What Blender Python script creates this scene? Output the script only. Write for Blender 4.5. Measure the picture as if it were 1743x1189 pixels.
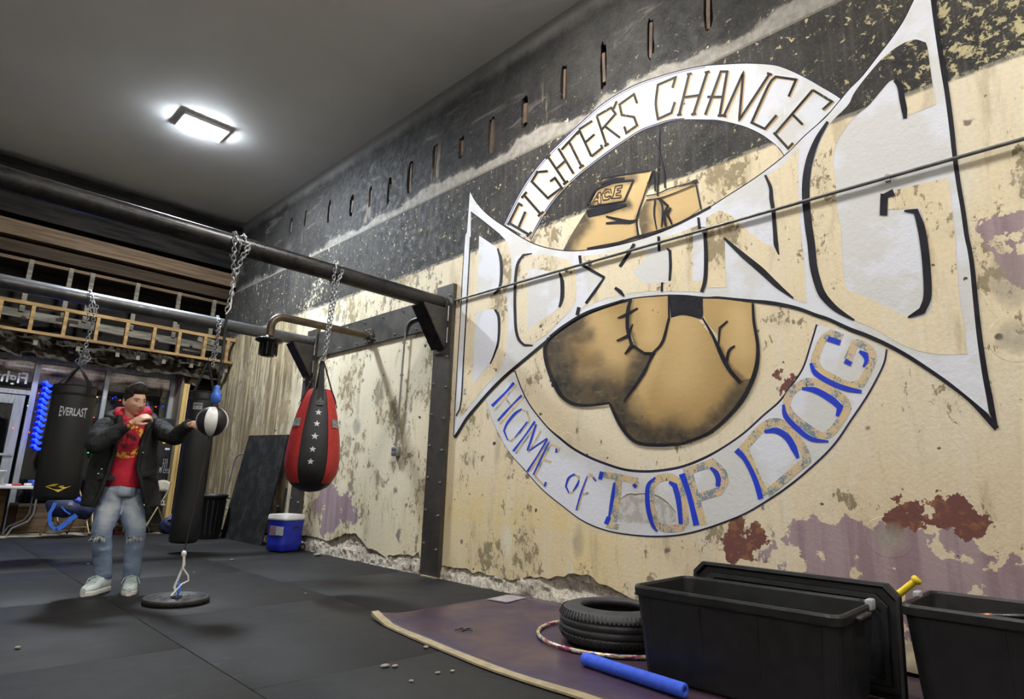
import bpy, bmesh, math, random
from math import sin, cos, pi, radians, sqrt, atan2
from mathutils import Vector, Matrix, geometry, noise as mnoise
random.seed(7)
for o in list(bpy.data.objects):
    bpy.data.objects.remove(o)
scene = bpy.context.scene
COL = scene.collection

# ------------------------------------------------------------------ camera
IMG_W, IMG_H = 1743.0, 1189.0
FPX, YAW, PITCH, ROLL, CAM_H = 1048.0, 0.77887, 0.21467, 0.03431, 0.97
CAM = Vector((0, 0, CAM_H))
_f = Vector((sin(YAW)*cos(PITCH), cos(YAW)*cos(PITCH), sin(PITCH)))
_r0 = Vector((cos(YAW), -sin(YAW), 0)); _u0 = _r0.cross(_f)
_r = cos(ROLL)*_r0 + sin(ROLL)*_u0
_u = -sin(ROLL)*_r0 + cos(ROLL)*_u0
cam_data = bpy.data.cameras.new('camera'); cam = bpy.data.objects.new('camera', cam_data)
COL.objects.link(cam)
cam_data.sensor_fit = 'HORIZONTAL'; cam_data.sensor_width = 36.0
cam_data.lens = FPX/IMG_W*36.0
cam_data.clip_start = 0.05; cam_data.clip_end = 200
M = Matrix((( _r.x, _u.x, -_f.x, 0), (_r.y, _u.y, -_f.y, 0), (_r.z, _u.z, -_f.z, CAM_H), (0, 0, 0, 1)))
cam.matrix_world = M
scene.camera = cam

# ------------------------------------------------------------------ world, exposure
world = bpy.data.worlds.new('night'); scene.world = world; world.use_nodes = True
world.node_tree.nodes['Background'].inputs[0].default_value = (0.010, 0.012, 0.018, 1)
world.node_tree.nodes['Background'].inputs[1].default_value = 1.0
vs = scene.view_settings
vs.view_transform = 'Standard'; vs.look = 'None'; vs.gamma = 1.0; vs.use_curve_mapping = False
vs.exposure = 1.55
LAMP_POWER = 84.0           # emission strength of the ceiling LED fixtures
LAMP_SPOTS = [(2.38, 8.90), (2.70, 3.30), (2.70, -1.6), (-2.2, 1.2)]  # first is in view; the rest added out of frame to light the mural

# ------------------------------------------------------------------ photograph pixel -> place
def ray(x, y):
    return _r*((x-IMG_W/2)/FPX) - _u*((y-IMG_H/2)/FPX) + _f
def on_floor(x, y, z=0.0):
    d = ray(x, y); return CAM + d*((z-CAM_H)/d.z)
def on_x(x, y, X):
    d = ray(x, y); return CAM + d*(X/d.x)
def on_y(x, y, Y):
    d = ray(x, y); return CAM + d*(Y/d.y)

WALL = 4.23      # x of the painted wall's face
FRONT = 12.2     # y of the storefront
CEIL = 5.86

# ------------------------------------------------------------------ node helpers
class S:
    """socket wrapper with arithmetic"""
    def __init__(s, nt, sock): s.nt = nt; s.k = sock
    def _m(s, op, o, r=False):
        n = s.nt.nodes.new('ShaderNodeMath'); n.operation = op
        a, b = (o, s) if r else (s, o)
        for i, v in enumerate((a, b)):
            if isinstance(v, S): s.nt.links.new(v.k, n.inputs[i])
            elif v is not None: n.inputs[i].default_value = v
        return S(s.nt, n.outputs[0])
    def __add__(s, o): return s._m('ADD', o)
    def __radd__(s, o): return s._m('ADD', o)
    def __sub__(s, o): return s._m('SUBTRACT', o)
    def __rsub__(s, o): return s._m('SUBTRACT', o, True)
    def __mul__(s, o): return s._m('MULTIPLY', o)
    def __rmul__(s, o): return s._m('MULTIPLY', o)
    def __truediv__(s, o): return s._m('DIVIDE', o)
    def mx(s, o): return s._m('MAXIMUM', o)
    def mn(s, o): return s._m('MINIMUM', o)
    def ab(s): return s._m('ABSOLUTE', None)
    def fr(s): return s._m('FRACT', None)
    def sn(s): return s._m('SINE', None)
    def sm(s, a, b, lo=0.0, hi=1.0):
        n = s.nt.nodes.new('ShaderNodeMapRange'); n.interpolation_type = 'SMOOTHSTEP'
        s.nt.links.new(s.k, n.inputs[0])
        flip = a > b
        if flip: a, b, lo, hi = b, a, hi, lo
        for i, v in zip((1, 2, 3, 4), (a, b, lo, hi)): n.inputs[i].default_value = v
        return S(s.nt, n.outputs[0])
class Mat:
    def __init__(s, name):
        s.m = bpy.data.materials.new(name); s.m.use_nodes = True
        s.nt = s.m.node_tree; s.b = s.nt.nodes['Principled BSDF']
    def new(s, t): return s.nt.nodes.new(t)
    def pos(s):
        g = s.new('ShaderNodeNewGeometry'); x = s.new('ShaderNodeSeparateXYZ')
        s.nt.links.new(g.outputs['Position'], x.inputs[0])
        return [S(s.nt, o) for o in x.outputs]
    def obj(s):
        g = s.new('ShaderNodeTexCoord'); x = s.new('ShaderNodeSeparateXYZ')
        s.nt.links.new(g.outputs['Object'], x.inputs[0])
        return [S(s.nt, o) for o in x.outputs]
    def rnd(s):
        return S(s.nt, s.new('ShaderNodeObjectInfo').outputs['Random'])
    def vec(s, x, y, z):
        n = s.new('ShaderNodeCombineXYZ')
        for i, v in enumerate((x, y, z)):
            if isinstance(v, S): s.nt.links.new(v.k, n.inputs[i])
            else: n.inputs[i].default_value = v
        return S(s.nt, n.outputs[0])
    def noise(s, v, scale=1.0, detail=4.0, rough=0.55, dist=0.0):
        n = s.new('ShaderNodeTexNoise')
        s.nt.links.new(v.k, n.inputs['Vector'])
        n.inputs['Scale'].default_value = scale; n.inputs['Detail'].default_value = detail
        n.inputs['Roughness'].default_value = rough; n.inputs['Distortion'].default_value = dist
        return S(s.nt, n.outputs[0])
    def voro(s, v, scale=1.0, feature='F1', rand=1.0):
        n = s.new('ShaderNodeTexVoronoi'); n.feature = feature
        s.nt.links.new(v.k, n.inputs['Vector']); n.inputs['Scale'].default_value = scale
        n.inputs['Randomness'].default_value = rand
        return S(s.nt, n.outputs[0])
    def white(s, v):
        n = s.new('ShaderNodeTexWhiteNoise'); s.nt.links.new(v.k, n.inputs['Vector'])
        return S(s.nt, n.outputs[0])
    def col(s, c):
        n = s.new('ShaderNodeRGB'); n.outputs[0].default_value = (*c, 1); return S(s.nt, n.outputs[0])
    def mix(s, f, a, b, mode='MIX'):
        n = s.new('ShaderNodeMix'); n.data_type = 'RGBA'; n.blend_type = mode
        n.clamp_factor = True
        for i, v in ((0, f), (6, a), (7, b)):
            if isinstance(v, S): s.nt.links.new(v.k, n.inputs[i])
            elif i == 0: n.inputs[0].default_value = v
            else: n.inputs[i].default_value = (*v, 1)
        return S(s.nt, n.outputs[2])
    def attr(s, name):
        n = s.new('ShaderNodeAttribute'); n.attribute_name = name; return S(s.nt, n.outputs['Color'])
    def set(s, key, v):
        if isinstance(v, S): s.nt.links.new(v.k, s.b.inputs[key])
        elif isinstance(v, tuple): s.b.inputs[key].default_value = (*v, 1) if len(s.b.inputs[key].default_value) == 4 else v
        else: s.b.inputs[key].default_value = v
        return s
    def bump(s, h, strength=0.3, dist=0.01):
        n = s.new('ShaderNodeBump'); n.inputs['Strength'].default_value = strength
        n.inputs['Distance'].default_value = dist
        s.nt.links.new(h.k, n.inputs['Height']); s.nt.links.new(n.outputs[0], s.b.inputs['Normal'])
        return s
MATS = {}
def pm(name, c1, c2=None, scale=8.0, rough=0.6, metal=0.0, bump=0.0, stretch=(1, 1, 1), lo=.35, hi=.65, emit=None, spec=None, bscale=None):
    """two-tone noise material in object space"""
    if name in MATS: return MATS[name]
    m = Mat(name); x, y, z = m.obj()
    v = m.vec(x*stretch[0], y*stretch[1], z*stretch[2])
    n = m.noise(v, scale, 5.0)
    if c2 is None: c2 = tuple(c*0.75 for c in c1)
    m.set('Base Color', m.mix(n.sm(lo, hi), c1, c2))
    m.set('Roughness', n.sm(0.2, 0.8, max(rough-.08, .02), min(rough+.08, 1)))
    m.set('Metallic', metal)
    if spec is not None: m.set('Specular IOR Level', spec)
    if bump: m.bump(m.noise(v, bscale or scale*6, 4.0), bump, 0.01)
    if emit: m.set('Emission Color', emit[0]); m.set('Emission Strength', emit[1])
    MATS[name] = m.m
    return m.m

# ------------------------------------------------------------------ mesh helpers
ORG = {}
class MB:
    def __init__(s): s.v = []; s.f = []; s.sm = []; s.col = None
    def add(s, vs_, fs, smooth=False):
        b = len(s.v); s.v += [Vector(v) for v in vs_]
        for f in fs: s.f.append([i+b for i in f]); s.sm.append(smooth)
        return s
    def box(s, c, d, R=None):
        c = Vector(c); hx, hy, hz = (k/2 for k in d); vs_ = []
        for sx in (-1, 1):
            for sy in (-1, 1):
                for sz in (-1, 1):
                    p = Vector((sx*hx, sy*hy, sz*hz)); vs_.append(c + (R @ p if R else p))
        return s.add(vs_, [(0, 1, 3, 2), (4, 6, 7, 5), (0, 4, 5, 1), (2, 3, 7, 6), (0, 2, 6, 4), (1, 5, 7, 3)])
    def rbox(s, c, d, b=0.01, R=None, seg=2):
        """rounded box via bmesh bevel"""
        bm = bmesh.new(); bmesh.ops.create_cube(bm, size=1)
        for v in bm.verts: v.co = Vector((v.co.x*d[0], v.co.y*d[1], v.co.z*d[2]))
        bmesh.ops.bevel(bm, geom=bm.edges[:], offset=b, segments=seg, profile=.5, affect='EDGES')
        c = Vector(c)
        bm.verts.index_update()
        s.add([c + (R @ v.co if R else v.co) for v in bm.verts], [[v.index for v in f.verts] for f in bm.faces], True)
        bm.free(); return s
    def bar(s, p0, p1, w, h, up=(0, 0, 1)):
        p0, p1 = Vector(p0), Vector(p1); d = (p1-p0); L = d.length; d.normalize()
        up = Vector(up); side = d.cross(up)
        if side.length < 1e-4: side = d.cross(Vector((1, 0, 0)))
        side.normalize(); up = side.cross(d)
        R = Matrix((side, d, up)).transposed()
        return s.box((p0+p1)/2, (w, L, h), R)
    def frame(s, d):
        d = Vector(d).normalized(); a = Vector((0, 0, 1)) if abs(d.z) < .9 else Vector((1, 0, 0))
        x = d.cross(a).normalized(); return x, d.cross(x).normalized()
    def tube(s, pts, rad, n=10, closed=False, caps=True, smooth=True):
        pts = [Vector(p) for p in pts]; N = len(pts)
        if not hasattr(rad, '__len__'): rad = [rad]*N
        ts = []
        for i in range(N):
            if closed: t = pts[(i+1) % N]-pts[i-1]
            else: t = pts[min(i+1, N-1)]-pts[max(i-1, 0)]
            ts.append(t.normalized())
        x, y = s.frame(ts[0]); vs_ = []
        for i in range(N):
            x = (x - ts[i]*x.dot(ts[i])).normalized(); y = ts[i].cross(x)
            for k in range(n):
                a = 2*pi*k/n; vs_.append(pts[i] + (x*cos(a)+y*sin(a))*rad[i])
        fs = []
        for i in range(N if closed else N-1):
            j = (i+1) % N
            for k in range(n):
                l = (k+1) % n; fs.append((i*n+k, i*n+l, j*n+l, j*n+k))
        s.add(vs_, fs, smooth)
        if caps and not closed:
            s.add(vs_[:n], [list(range(n))[::-1]]); s.add(vs_[-n:], [list(range(n))])
        return s
    def cyl(s, p0, p1, r0, r1=None, n=20, caps=True):
        return s.tube([p0, p1], [r0, r0 if r1 is None else r1], n, caps=caps)
    def lathe(s, prof, n=32, c=(0, 0, 0), R=None, a0=0.0, a1=2*pi, smooth=True):
        c = Vector(c); full = abs(a1-a0-2*pi) < 1e-6; k = n if full else n+1; vs_ = []
        for r, z in prof:
            for i in range(k):
                a = a0+(a1-a0)*i/n; p = Vector((r*cos(a), r*sin(a), z)); vs_.append(c + (R @ p if R else p))
        fs = []
        for j in range(len(prof)-1):
            for i in range(n):
                l = (i+1) % k; fs.append((j*k+i, j*k+l, (j+1)*k+l, (j+1)*k+i))
        return s.add(vs_, fs, smooth)
    def torus(s, c, R_, r, axis=(0, 0, 1), n=32, m=8, sy=1.0):
        x, y = s.frame(axis); c = Vector(c)
        return s.tube([c + x*R_*cos(2*pi*i/n) + y*R_*sy*sin(2*pi*i/n) for i in range(n)], r, m, closed=True)
    def ball(s, c, r, n=12, m=8, sc=(1, 1, 1)):
        prof = [(max(sin(pi*j/m), 1e-4)*r, -cos(pi*j/m)*r) for j in range(m+1)]
        k = len(s.v); s.lathe(prof, n); c = Vector(c)
        for i in range(k, len(s.v)):
            p = s.v[i]; s.v[i] = Vector((p.x*sc[0], p.y*sc[1], p.z*sc[2])) + c
        return s
    def loft(s, rings, caps=True, smooth=True, closed=True):
        n = len(rings[0]); vs_ = [p for r in rings for p in r]; fs = []
        for j in range(len(rings)-1):
            for k in range(n if closed else n-1):
                l = (k+1) % n; fs.append((j*n+k, j*n+l, (j+1)*n+l, (j+1)*n+k))
        s.add(vs_, fs, smooth)
        if caps and closed:
            s.add(rings[0], [list(range(n))[::-1]]); s.add(rings[-1], [list(range(n))])
        return s
    def prism(s, poly, ext):
        """planar polygon (3-D points) extruded by vector"""
        n = len(poly); e = Vector(ext); P = [Vector(p) for p in poly]
        tris = geometry.tessellate_polygon([P])
        s.add(P + [p+e for p in P], [tuple(t) for t in tris] + [tuple(i+n for i in t[::-1]) for t in tris]
              + [(i, (i+1) % n, (i+1) % n+n, i+n) for i in range(n)])
        return s
    def data(s, name, org=Vector((0, 0, 0)), fix=True):
        me = bpy.data.meshes.new(name)
        me.from_pydata([v-org for v in s.v], [], s.f)
        me.polygons.foreach_set('use_smooth', s.sm)
        if s.col:
            ca = me.color_attributes.new('paint', 'FLOAT_COLOR', 'POINT')
            ca.data.foreach_set('color', [k for c in s.col for k in (*c, 1.0)])
        if fix:
            bm = bmesh.new(); bm.from_mesh(me)
            bmesh.ops.recalc_face_normals(bm, faces=bm.faces[:]); bm.to_mesh(me); bm.free()
        me.update(); return me
    def build(s, name, mat, parent=None, org=None, fix=True):
        if org is None: org = ORG.get(parent.name, Vector((0, 0, 0))) if parent else Vector((0, 0, 0))
        me = s.data(name, org, fix); me.materials.append(mat)
        o = bpy.data.objects.new(name, me); COL.objects.link(o)
        if parent: o.parent = parent
        else: o.location = org
        ORG[o.name] = Vector(org)
        return o
def thing(name, label, cat, loc, group=None):
    o = bpy.data.objects.new(name, None); COL.objects.link(o); o.location = loc
    o.empty_display_size = .1
    o['label'] = label; o['category'] = cat
    if group: o['group'] = group
    ORG[o.name] = Vector(loc); return o
def solo(name, mb, mat, label, cat, org=(0, 0, 0), group=None):
    o = mb.build(name, mat, None, Vector(org)); o['label'] = label; o['category'] = cat
    if group: o['group'] = group
    return o
def struct(name, mb, mat, label=None):
    o = mb.build(name, mat); o['kind'] = 'structure'
    if label: o['label'] = label
    return o
def copies(name, me, mat, parent, locs, rots=None):
    """alike pieces sharing one mesh, children of parent; locs in world space"""
    out = []; org = ORG.get(parent.name, Vector((0, 0, 0)))
    if not me.materials: me.materials.append(mat)
    for i, l in enumerate(locs):
        o = bpy.data.objects.new(name, me); COL.objects.link(o); o.parent = parent
        o.location = Vector(l)-org
        if rots: o.rotation_euler = rots[i]
        ORG[o.name] = Vector(l); out.append(o)
    return out
def text_mesh(body, size=1.0, font_shear=0.0):
    cu = bpy.data.curves.new('txt', 'FONT'); cu.body = body; cu.size = size; cu.resolution_u = 3
    cu.shear = font_shear; cu.offset = .018*size
    o = bpy.data.objects.new('txt', cu); COL.objects.link(o)
    dg = bpy.context.evaluated_depsgraph_get(); me = bpy.data.meshes.new_from_object(o.evaluated_get(dg))
    vs_ = [v.co.copy() for v in me.vertices]; fs = [list(p.vertices) for p in me.polygons]
    bpy.data.objects.remove(o); bpy.data.curves.remove(cu); bpy.data.meshes.remove(me)
    return vs_, fs
def smooth_path(pts, closed=True, step=None, corner=42):
    """Catmull-Rom through points, keeping sharp corners"""
    P = [Vector((p[0], p[1])) for p in pts]; N = len(P); out = []; sharp = []
    for i in range(N):
        if not closed and i in (0, N-1): sharp.append(True); continue
        a = P[i]-P[i-1]; b = P[(i+1) % N]-P[i]
        sharp.append(a.length < 1e-6 or b.length < 1e-6 or math.degrees(a.angle(b)) > corner)
    for i in range(N if closed else N-1):
        p1, p2 = P[i], P[(i+1) % N]
        p0 = P[i-1] if not sharp[i] else p1-(p2-p1)
        p3 = P[(i+2) % N] if not sharp[(i+1) % N] else p2+(p2-p1)
        L = (p2-p1).length; n = max(1, int(L/(step or 6)))
        for k in range(n):
            t = k/n
            out.append(0.5*((2*p1)+(p2-p0)*t+(2*p0-5*p1+4*p2-p3)*t*t+(3*p1-p0-3*p2+p3)*t**3))
    if not closed: out.append(P[-1])
    return out
# ------------------------------------------------------------------ surface materials
def wall_material(name='old_plaster_wall'):
    m = Mat(name); X, Y, Z = m.pos()
    P = m.vec(0.0, Y, Z)
    n_big = m.noise(P, 0.55, 3.0); n_mid = m.noise(P, 2.3, 6.0, .6); n_fin = m.noise(P, 11.0, 8.0, .65)
    n_vf = m.noise(P, 45.0, 4.0, .6)
    streak = m.noise(m.vec(0.0, Y*7.0, Z*0.45), 1.0, 6.0, .65)
    streak2 = m.noise(m.vec(3.0, Y*22.0, Z*0.9), 1.0, 5.0, .6)
    wob = n_mid - 0.5
    far = (Y + wob*1.2).sm(5.0, 6.2)                       # past the post: greyer, dirtier plaster
    far2 = (Y + wob*1.0).sm(8.3, 9.6)                      # far end: streaked
    # creams
    base = m.mix(n_big.sm(.38, .62), (.82, .685, .455), (.82, .705, .50))
    base = m.mix((Z + wob*.5).sm(1.25, .55)*(Y.sm(2.2, 3.6))*.8, base, (.78, .60, .28))
    base = m.mix((Z + wob*.5).sm(1.6, .9)*Y.sm(1.9, 1.2)*.6, base, (.70, .55, .345))
    # rolled-on patches of slightly other cream
    pv = m.vec(0.0, Y*1.15 + wob*.06, Z*1.7 + (n_fin-.5)*.03)
    fl = m.new('ShaderNodeVectorMath'); fl.operation = 'FLOOR'; m.nt.links.new(pv.k, fl.inputs[0])
    cell = m.white(S(m.nt, fl.outputs[0]))
    base = m.mix(cell.sm(.35, 1.0)*.28, base, (.72, .66, .55))
    base = m.mix(far*.7, base, (.82, .735, .54))
    base = m.mix(streak.sm(.45, .7)*.35, base, (.76, .71, .60))
    base = m.mix(streak2.sm(.55, .8)*.30, base, (.46, .37, .22))
    base = m.mix(far2*.8, base, (.36, .285, .155))
    # far end: brown vertical runs
    base = m.mix(far2*streak.sm(.42, .56)*.9, base, (.17, .12, .065))
    base = m.mix(far2*streak2.sm(.50, .62)*.85, base, (.07, .052, .03))
    base = m.mix(far2*streak2.sm(.44, .35)*.5, base, (.55, .465, .29))
    # brown blotches of old glue, strongest under the dark course and left of the mural
    where = Z.sm(2.1, 3.0)*.75 + far*.55 + Z.sm(1.2, .2)*.25 + 0.12
    clump = m.noise(m.vec(1.7, Y, Z*.8), 1.7, 4.0, .6)
    spots = m.noise(m.vec(4.7, Y*1.15, Z*.8), 10.5, 10.0, .70, .25)
    cl = (clump - .53 + where*.055)
    base = m.mix((spots - .595 + cl*.9).sm(0.0, .04)*(.55+.5*n_vf), base, (.135, .10, .052))
    spots2 = m.noise(m.vec(9.7, Y*1.6, Z*.7), 17.0, 8.0, .7, .2)
    base = m.mix((spots2 - .625 + cl*.8).sm(0.0, .05)*.75, base, (.24, .17, .085))
    base = m.mix(cl.sm(-.02, .18)*.38, base, (.50, .40, .24))
    smear = m.noise(m.vec(11.0, Y*2.6, Z*.55), 2.2, 9.0, .66, .4)
    base = m.mix((smear - .56 + where*.05).sm(0.0, .16)*.45, base, (.38, .30, .175))
    base = m.mix((.44 - smear - where*.0).sm(0.0, .14)*.55, base, (.80, .75, .64))
    # dark nail holes and chips
    vo = m.voro(m.vec(0.0, Y + wob*.12, Z*1.1 + wob*.12), 3.1)
    base = m.mix(vo.sm(.085, .05)*n_fin.sm(.40, .5), base, (.06, .05, .04))
    vo3 = m.voro(m.vec(2.0, Y + wob*.1, Z + (n_fin-.5)*.06), 7.0)
    base = m.mix(vo3.sm(.10, .05)*n_mid.sm(.45, .55), base, (.10, .075, .05))
    vo4 = m.voro(m.vec(6.0, Y + wob*.2, Z*1.2 + (n_fin-.5)*.1), 2.2)
    base = m.mix(vo4.sm(.075, .04)*.9, base, (.17, .13, .09))
    vo2 = m.voro(m.vec(4.0, Y + wob*.1, Z + (n_fin-.5)*.15), 1.25)
    base = m.mix(vo2.sm(.11, .085)*n_mid.sm(.42, .46), base, (.26, .23, .19))
    # old purple and maroon paint left in patches
    def spot(y0, z0, ry, rz):
        a = (Y - y0)/ry; b = (Z - z0)/rz
        return (a*a + b*b).sm(1.0, 0.0)
    flake = m.noise(m.vec(9.0, Y, Z*1.1), 3.2, 12.0, .60, .15)
    pur = spot(1.15, .50, 1.0, .55).mx(spot(.22, 2.38, .55, .34)).mx(spot(7.5, .58, .85, .48)).mx(spot(.35, .42, .5, .35))
    base = m.mix((flake + pur*.30 - .70).sm(0.0, .008)*pur.sm(.02, .10), base, m.mix(streak.sm(.4, .6), (.30, .20, .225), (.40, .30, .31)))
    flake2 = m.noise(m.vec(19.0, Y, Z*1.1), 5.0, 12.0, .62, .2)
    mar = spot(1.95, .60, .24, .42).mx(spot(.88, .88, .42, .22)).mx(spot(1.62, 1.62, .22, .34)*.75).mx(spot(2.9, .80, .2, .15)*.7)
    base = m.mix((flake2 + mar*.30 - .735).sm(0.0, .008)*mar.sm(.02, .10), base, m.mix(n_fin.sm(.5, .6), (.17, .065, .055), (.26, .12, .06)))
    # mortar patch scars
    scar = spot(.36, 2.16, .15, .26).mx(spot(.38, 1.84, .13, .14)).mx(spot(1.09, .74, .13, .12)).mx(spot(3.41, .50, .10, .22)).mx(spot(3.55, 1.30, .1, .14)).mx(spot(6.62, 1.98, .16, .22)).mx(spot(7.1, 1.62, .14, .16))
    sc_m = (scar + (n_mid - .5)*2.3 + (n_fin - .5)*.7 - .42)*scar.sm(.0, .15).sm(0.0, .04)
    base = m.mix(sc_m, base, m.mix(n_vf.sm(.3, .7), (.30, .26, .21), (.40, .36, .29)))
    # dark course 3.48 - 4.42, flaking
    e1 = 3.48 + wob*.05 + (n_fin-.5)*.03
    dk = (Z - e1).sm(-.012, .02)
    dcol = m.mix(n_mid.sm(.35, .65), (.021, .020, .0195), (.042, .039, .035))
    dcol = m.mix(streak2.sm(.48, .72)*.5, dcol, (.085, .08, .07))
    dcol = m.mix(n_vf.sm(.55, .7)*.35, dcol, (.13, .12, .105))
    dcol = m.mix(streak.sm(.55, .75)*.4, dcol, (.11, .10, .088))
    fl2 = m.noise(m.vec(2.0, Y, Z), 15.0, 9.0, .72, .4)
    fz = m.noise(m.vec(5.0, Y*.55, Z*.8), 1.2, 2.0)
    dcol = m.mix((fl2 + (fz-.5)*.55 - .635).sm(0.0, .03)*.85, dcol, (.44, .40, .31))
    dcol = m.mix((fl2 + Y.sm(1.4, .3)*.07 + fz*.1 - .645).sm(0.0, .03)*.8, dcol, (.56, .48, .26))
    base = m.mix(dk, base, dcol)
    # pale lines at the two old ledges
    l1 = (Z - 3.50 - wob*.02).ab().sm(.020, .004)*n_fin.sm(.42, .5)
    base = m.mix(l1*.55, base, (.40, .36, .29))
    # lighter cement course 4.42 - 4.60
    top2 = 4.60 + (n_big-.5)*.5 + wob*.35 - Y.sm(5.6, 8.0)*.12
    cb = (Z - 4.42 - (n_fin-.5)*.01).sm(0.0, .01)*(top2 - Z).sm(0.0, .05)
    base = m.mix(cb*(.92 - .6*Y.sm(6.5, 9.0)), base, m.mix(n_fin.sm(.35, .65), (.36, .33, .285), (.25, .23, .20)))
    base = m.mix((Z - 4.415).ab().sm(.018, .004)*.5, base, (.33, .30, .25))
    # soot-black top course with brick and mortar showing, fading to grey under the ceiling
    tz = (Z - top2).sm(0.0, .05)*Z.sm(4.42, 4.44)
    tcol = m.mix(n_mid.sm(.35, .7), (.011, .0105, .011), (.027, .025, .023))
    run = m.noise(m.vec(6.0, Y*.8, Z*3.5), 1.5, 7.0, .65, .8)
    tcol = m.mix((run - .57).sm(0.0, .12)*.55, tcol, (.13, .115, .10))
    tcol = m.mix((fl2 - .62).sm(0.0, .03)*.6*Z.sm(5.2, 4.9), tcol, (.30, .27, .21))
    tcol = m.mix((Z + (n_mid-.5)*.25).sm(5.56, 5.78)*.9, tcol, (.17, .163, .152))
    drip = m.noise(m.vec(8.0, Y*3.2, Z*.5), 1.0, 4.0, .6)
    tcol = m.mix((drip - .60).sm(0.0, .05)*Z.sm(5.25, 4.75)*.65, tcol, (.26, .22, .16))
    base = m.mix(tz, base, tcol)
    # fine dirt
    base = m.mix(n_vf.sm(.35, .75)*.22, base, m.mix(.5, base, (.16, .13, .10)))
    m.set('Base Color', base)
    m.set('Roughness', n_fin.sm(.3, .7, .62, .9))
    m.set('Specular IOR Level', .3)
    h = n_fin*.6 + n_vf*.25 + n_mid*.6 - sc_m*.5 + flake*.2
    m.bump(h, .45, .012)
    return m.m
W_PLASTER = wall_material()

def rubble_material():
    m = Mat('exposed_rubble'); X, Y, Z = m.pos(); P = m.vec(X, Y, Z)
    a = m.noise(P, 7.0, 8.0, .7); b = m.noise(P, 38.0, 6.0, .7); v = m.voro(P, 26.0)
    c = m.mix(a.sm(.35, .65), (.60, .53, .43), (.36, .31, .25))
    c = m.mix(b.sm(.5, .66)*.8, c, (.13, .11, .09))
    c = m.mix(v.sm(.22, .1)*.5, c, (.66, .60, .50))
    m.set('Base Color', c); m.set('Roughness', .92); m.bump(b*.8 + a, .9, .02)
    return m.m
W_RUBBLE = rubble_material()

def rubber_material():
    m = Mat('black_rubber_mat'); X, Y, Z = m.pos(); P = m.vec(X, Y, Z); r = m.rnd()
    a = m.noise(P, 1.3, 6.0, .65); b = m.noise(P, 60.0, 3.0, .6); c = m.noise(m.vec(X*1.2, Y*5.0, 0.0), 2.0, 6.0, .7)
    d = m.noise(P, 4.5, 9.0, .75)
    col = m.mix(a.sm(.35, .65), (.012, .012, .012), (.0185, .018, .018))
    col = m.mix(r*.25, col, (.030, .0295, .030))
    col = m.mix(c.sm(.56, .74)*.45, col, (.055, .053, .051))
    col = m.mix(d.sm(.62, .72)*.30, col, (.11, .105, .10))
    col = m.mix(b.sm(.62, .72)*.35, col, (.08, .077, .074))
    m.set('Base Color', col); m.set('Roughness', a.sm(.3, .7, .55, .72)); m.set('Specular IOR Level', .22)
    m.bump(b, .35, .004)
    return m.m
M_RUBBER = rubber_material()
M_CONC = pm('tan_concrete', (.38, .31, .21), (.27, .22, .15), 3.0, .85, bump=.3)
def ceiling_material():
    m = Mat('grey_ceiling_paint'); X, Y, Z = m.pos(); P = m.vec(X, Y, Z)
    a = m.noise(P, .8, 4.0); b = m.noise(P, 40.0, 3.0)
    m.set('Base Color', m.mix(a.sm(.3, .7), (.70, .69, .665), (.64, .632, .615)))
    m.set('Roughness', .75); m.bump(b, .15, .003); return m.m
M_CEIL = ceiling_material()
M_PAINTW = pm('dull_white_wall', (.55, .53, .48), (.45, .42, .37), 1.2, .8, bump=.2)
M_BLACKWOOD = pm('charred_boards', (.008, .0075, .007), (.022, .018, .015), 5.0, .92, bump=.6, stretch=(.3, 2, 3), spec=.08)
M_TIMBER = pm('old_brown_timber', (.13, .085, .05), (.075, .05, .03), 4.0, .85, bump=.5, stretch=(.35, 3, 6), spec=.12)
M_TIMBER2 = pm('dark_brown_timber', (.045, .030, .02), (.028, .02, .013), 4.0, .9, bump=.5, stretch=(.35, 3, 6), spec=.08)
M_PINE = pm('new_pine_stud', (.30, .185, .075), (.17, .10, .042), 5.0, .8, bump=.35, stretch=(.5, 3, 3), spec=.15)
M_GREYWOOD = pm('weathered_lath', (.18, .155, .115), (.09, .078, .06), 6.0, .9, bump=.5, stretch=(.5, 3, 3), spec=.1)
M_BRICKRED = pm('sooty_brick', (.13, .085, .055), (.07, .05, .036), 6.0, .85, bump=.5)

# ------------------------------------------------------------------ floor
mb = MB().box((0.1, 4.7, -.06), (9.0, 16.0, .08)); floor = struct('floor', mb, M_CONC)
# black rubber mats, each one a piece
MX0, MW, ML = 2.82, 1.44, 1.83
k = 0
for ix in range(-5, 1):
    for iy in range(-6, 3):
        x0 = MX0 + ix*MW + (0 if ix < 0 else 0); x1 = x0 + MW
        x1 = min(x1, WALL-.02); x0 = max(x0, -4.3)
        y0 = 7.62 + iy*ML + (.9 if ix % 2 else 0); y1 = y0 + ML
        y0 = max(y0, -3.2); y1 = min(y1, 11.35)
        if y1-y0 < .1 or x1-x0 < .1: continue
        t = .012; g = .003; top = -.0015*random.random()
        me = MB()
        tilt = random.uniform(-.001, .001)
        me.rbox(((x0+x1)/2, (y0+y1)/2, top-t/2), (x1-x0-g, y1-y0-g, t), .003, Matrix.Rotation(tilt, 3, 'X'), 1)
        o = me.build('rubber_mat', M_RUBBER, floor)
        k += 1
FLOOR_Z = 0.0
# ------------------------------------------------------------------ ceiling, unseen walls
struct('ceiling', MB().box((0.1, 4.7, CEIL+.06), (9.0, 16.0, .12)), M_CEIL)
struct('wall_left', MB().box((-4.4, 4.7, 2.9), (.12, 16.0, 6.0)), M_PAINTW)
struct('wall_back', MB().box((0.1, -3.3, 2.9), (9.0, .12, 6.0)), M_PAINTW)

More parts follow.
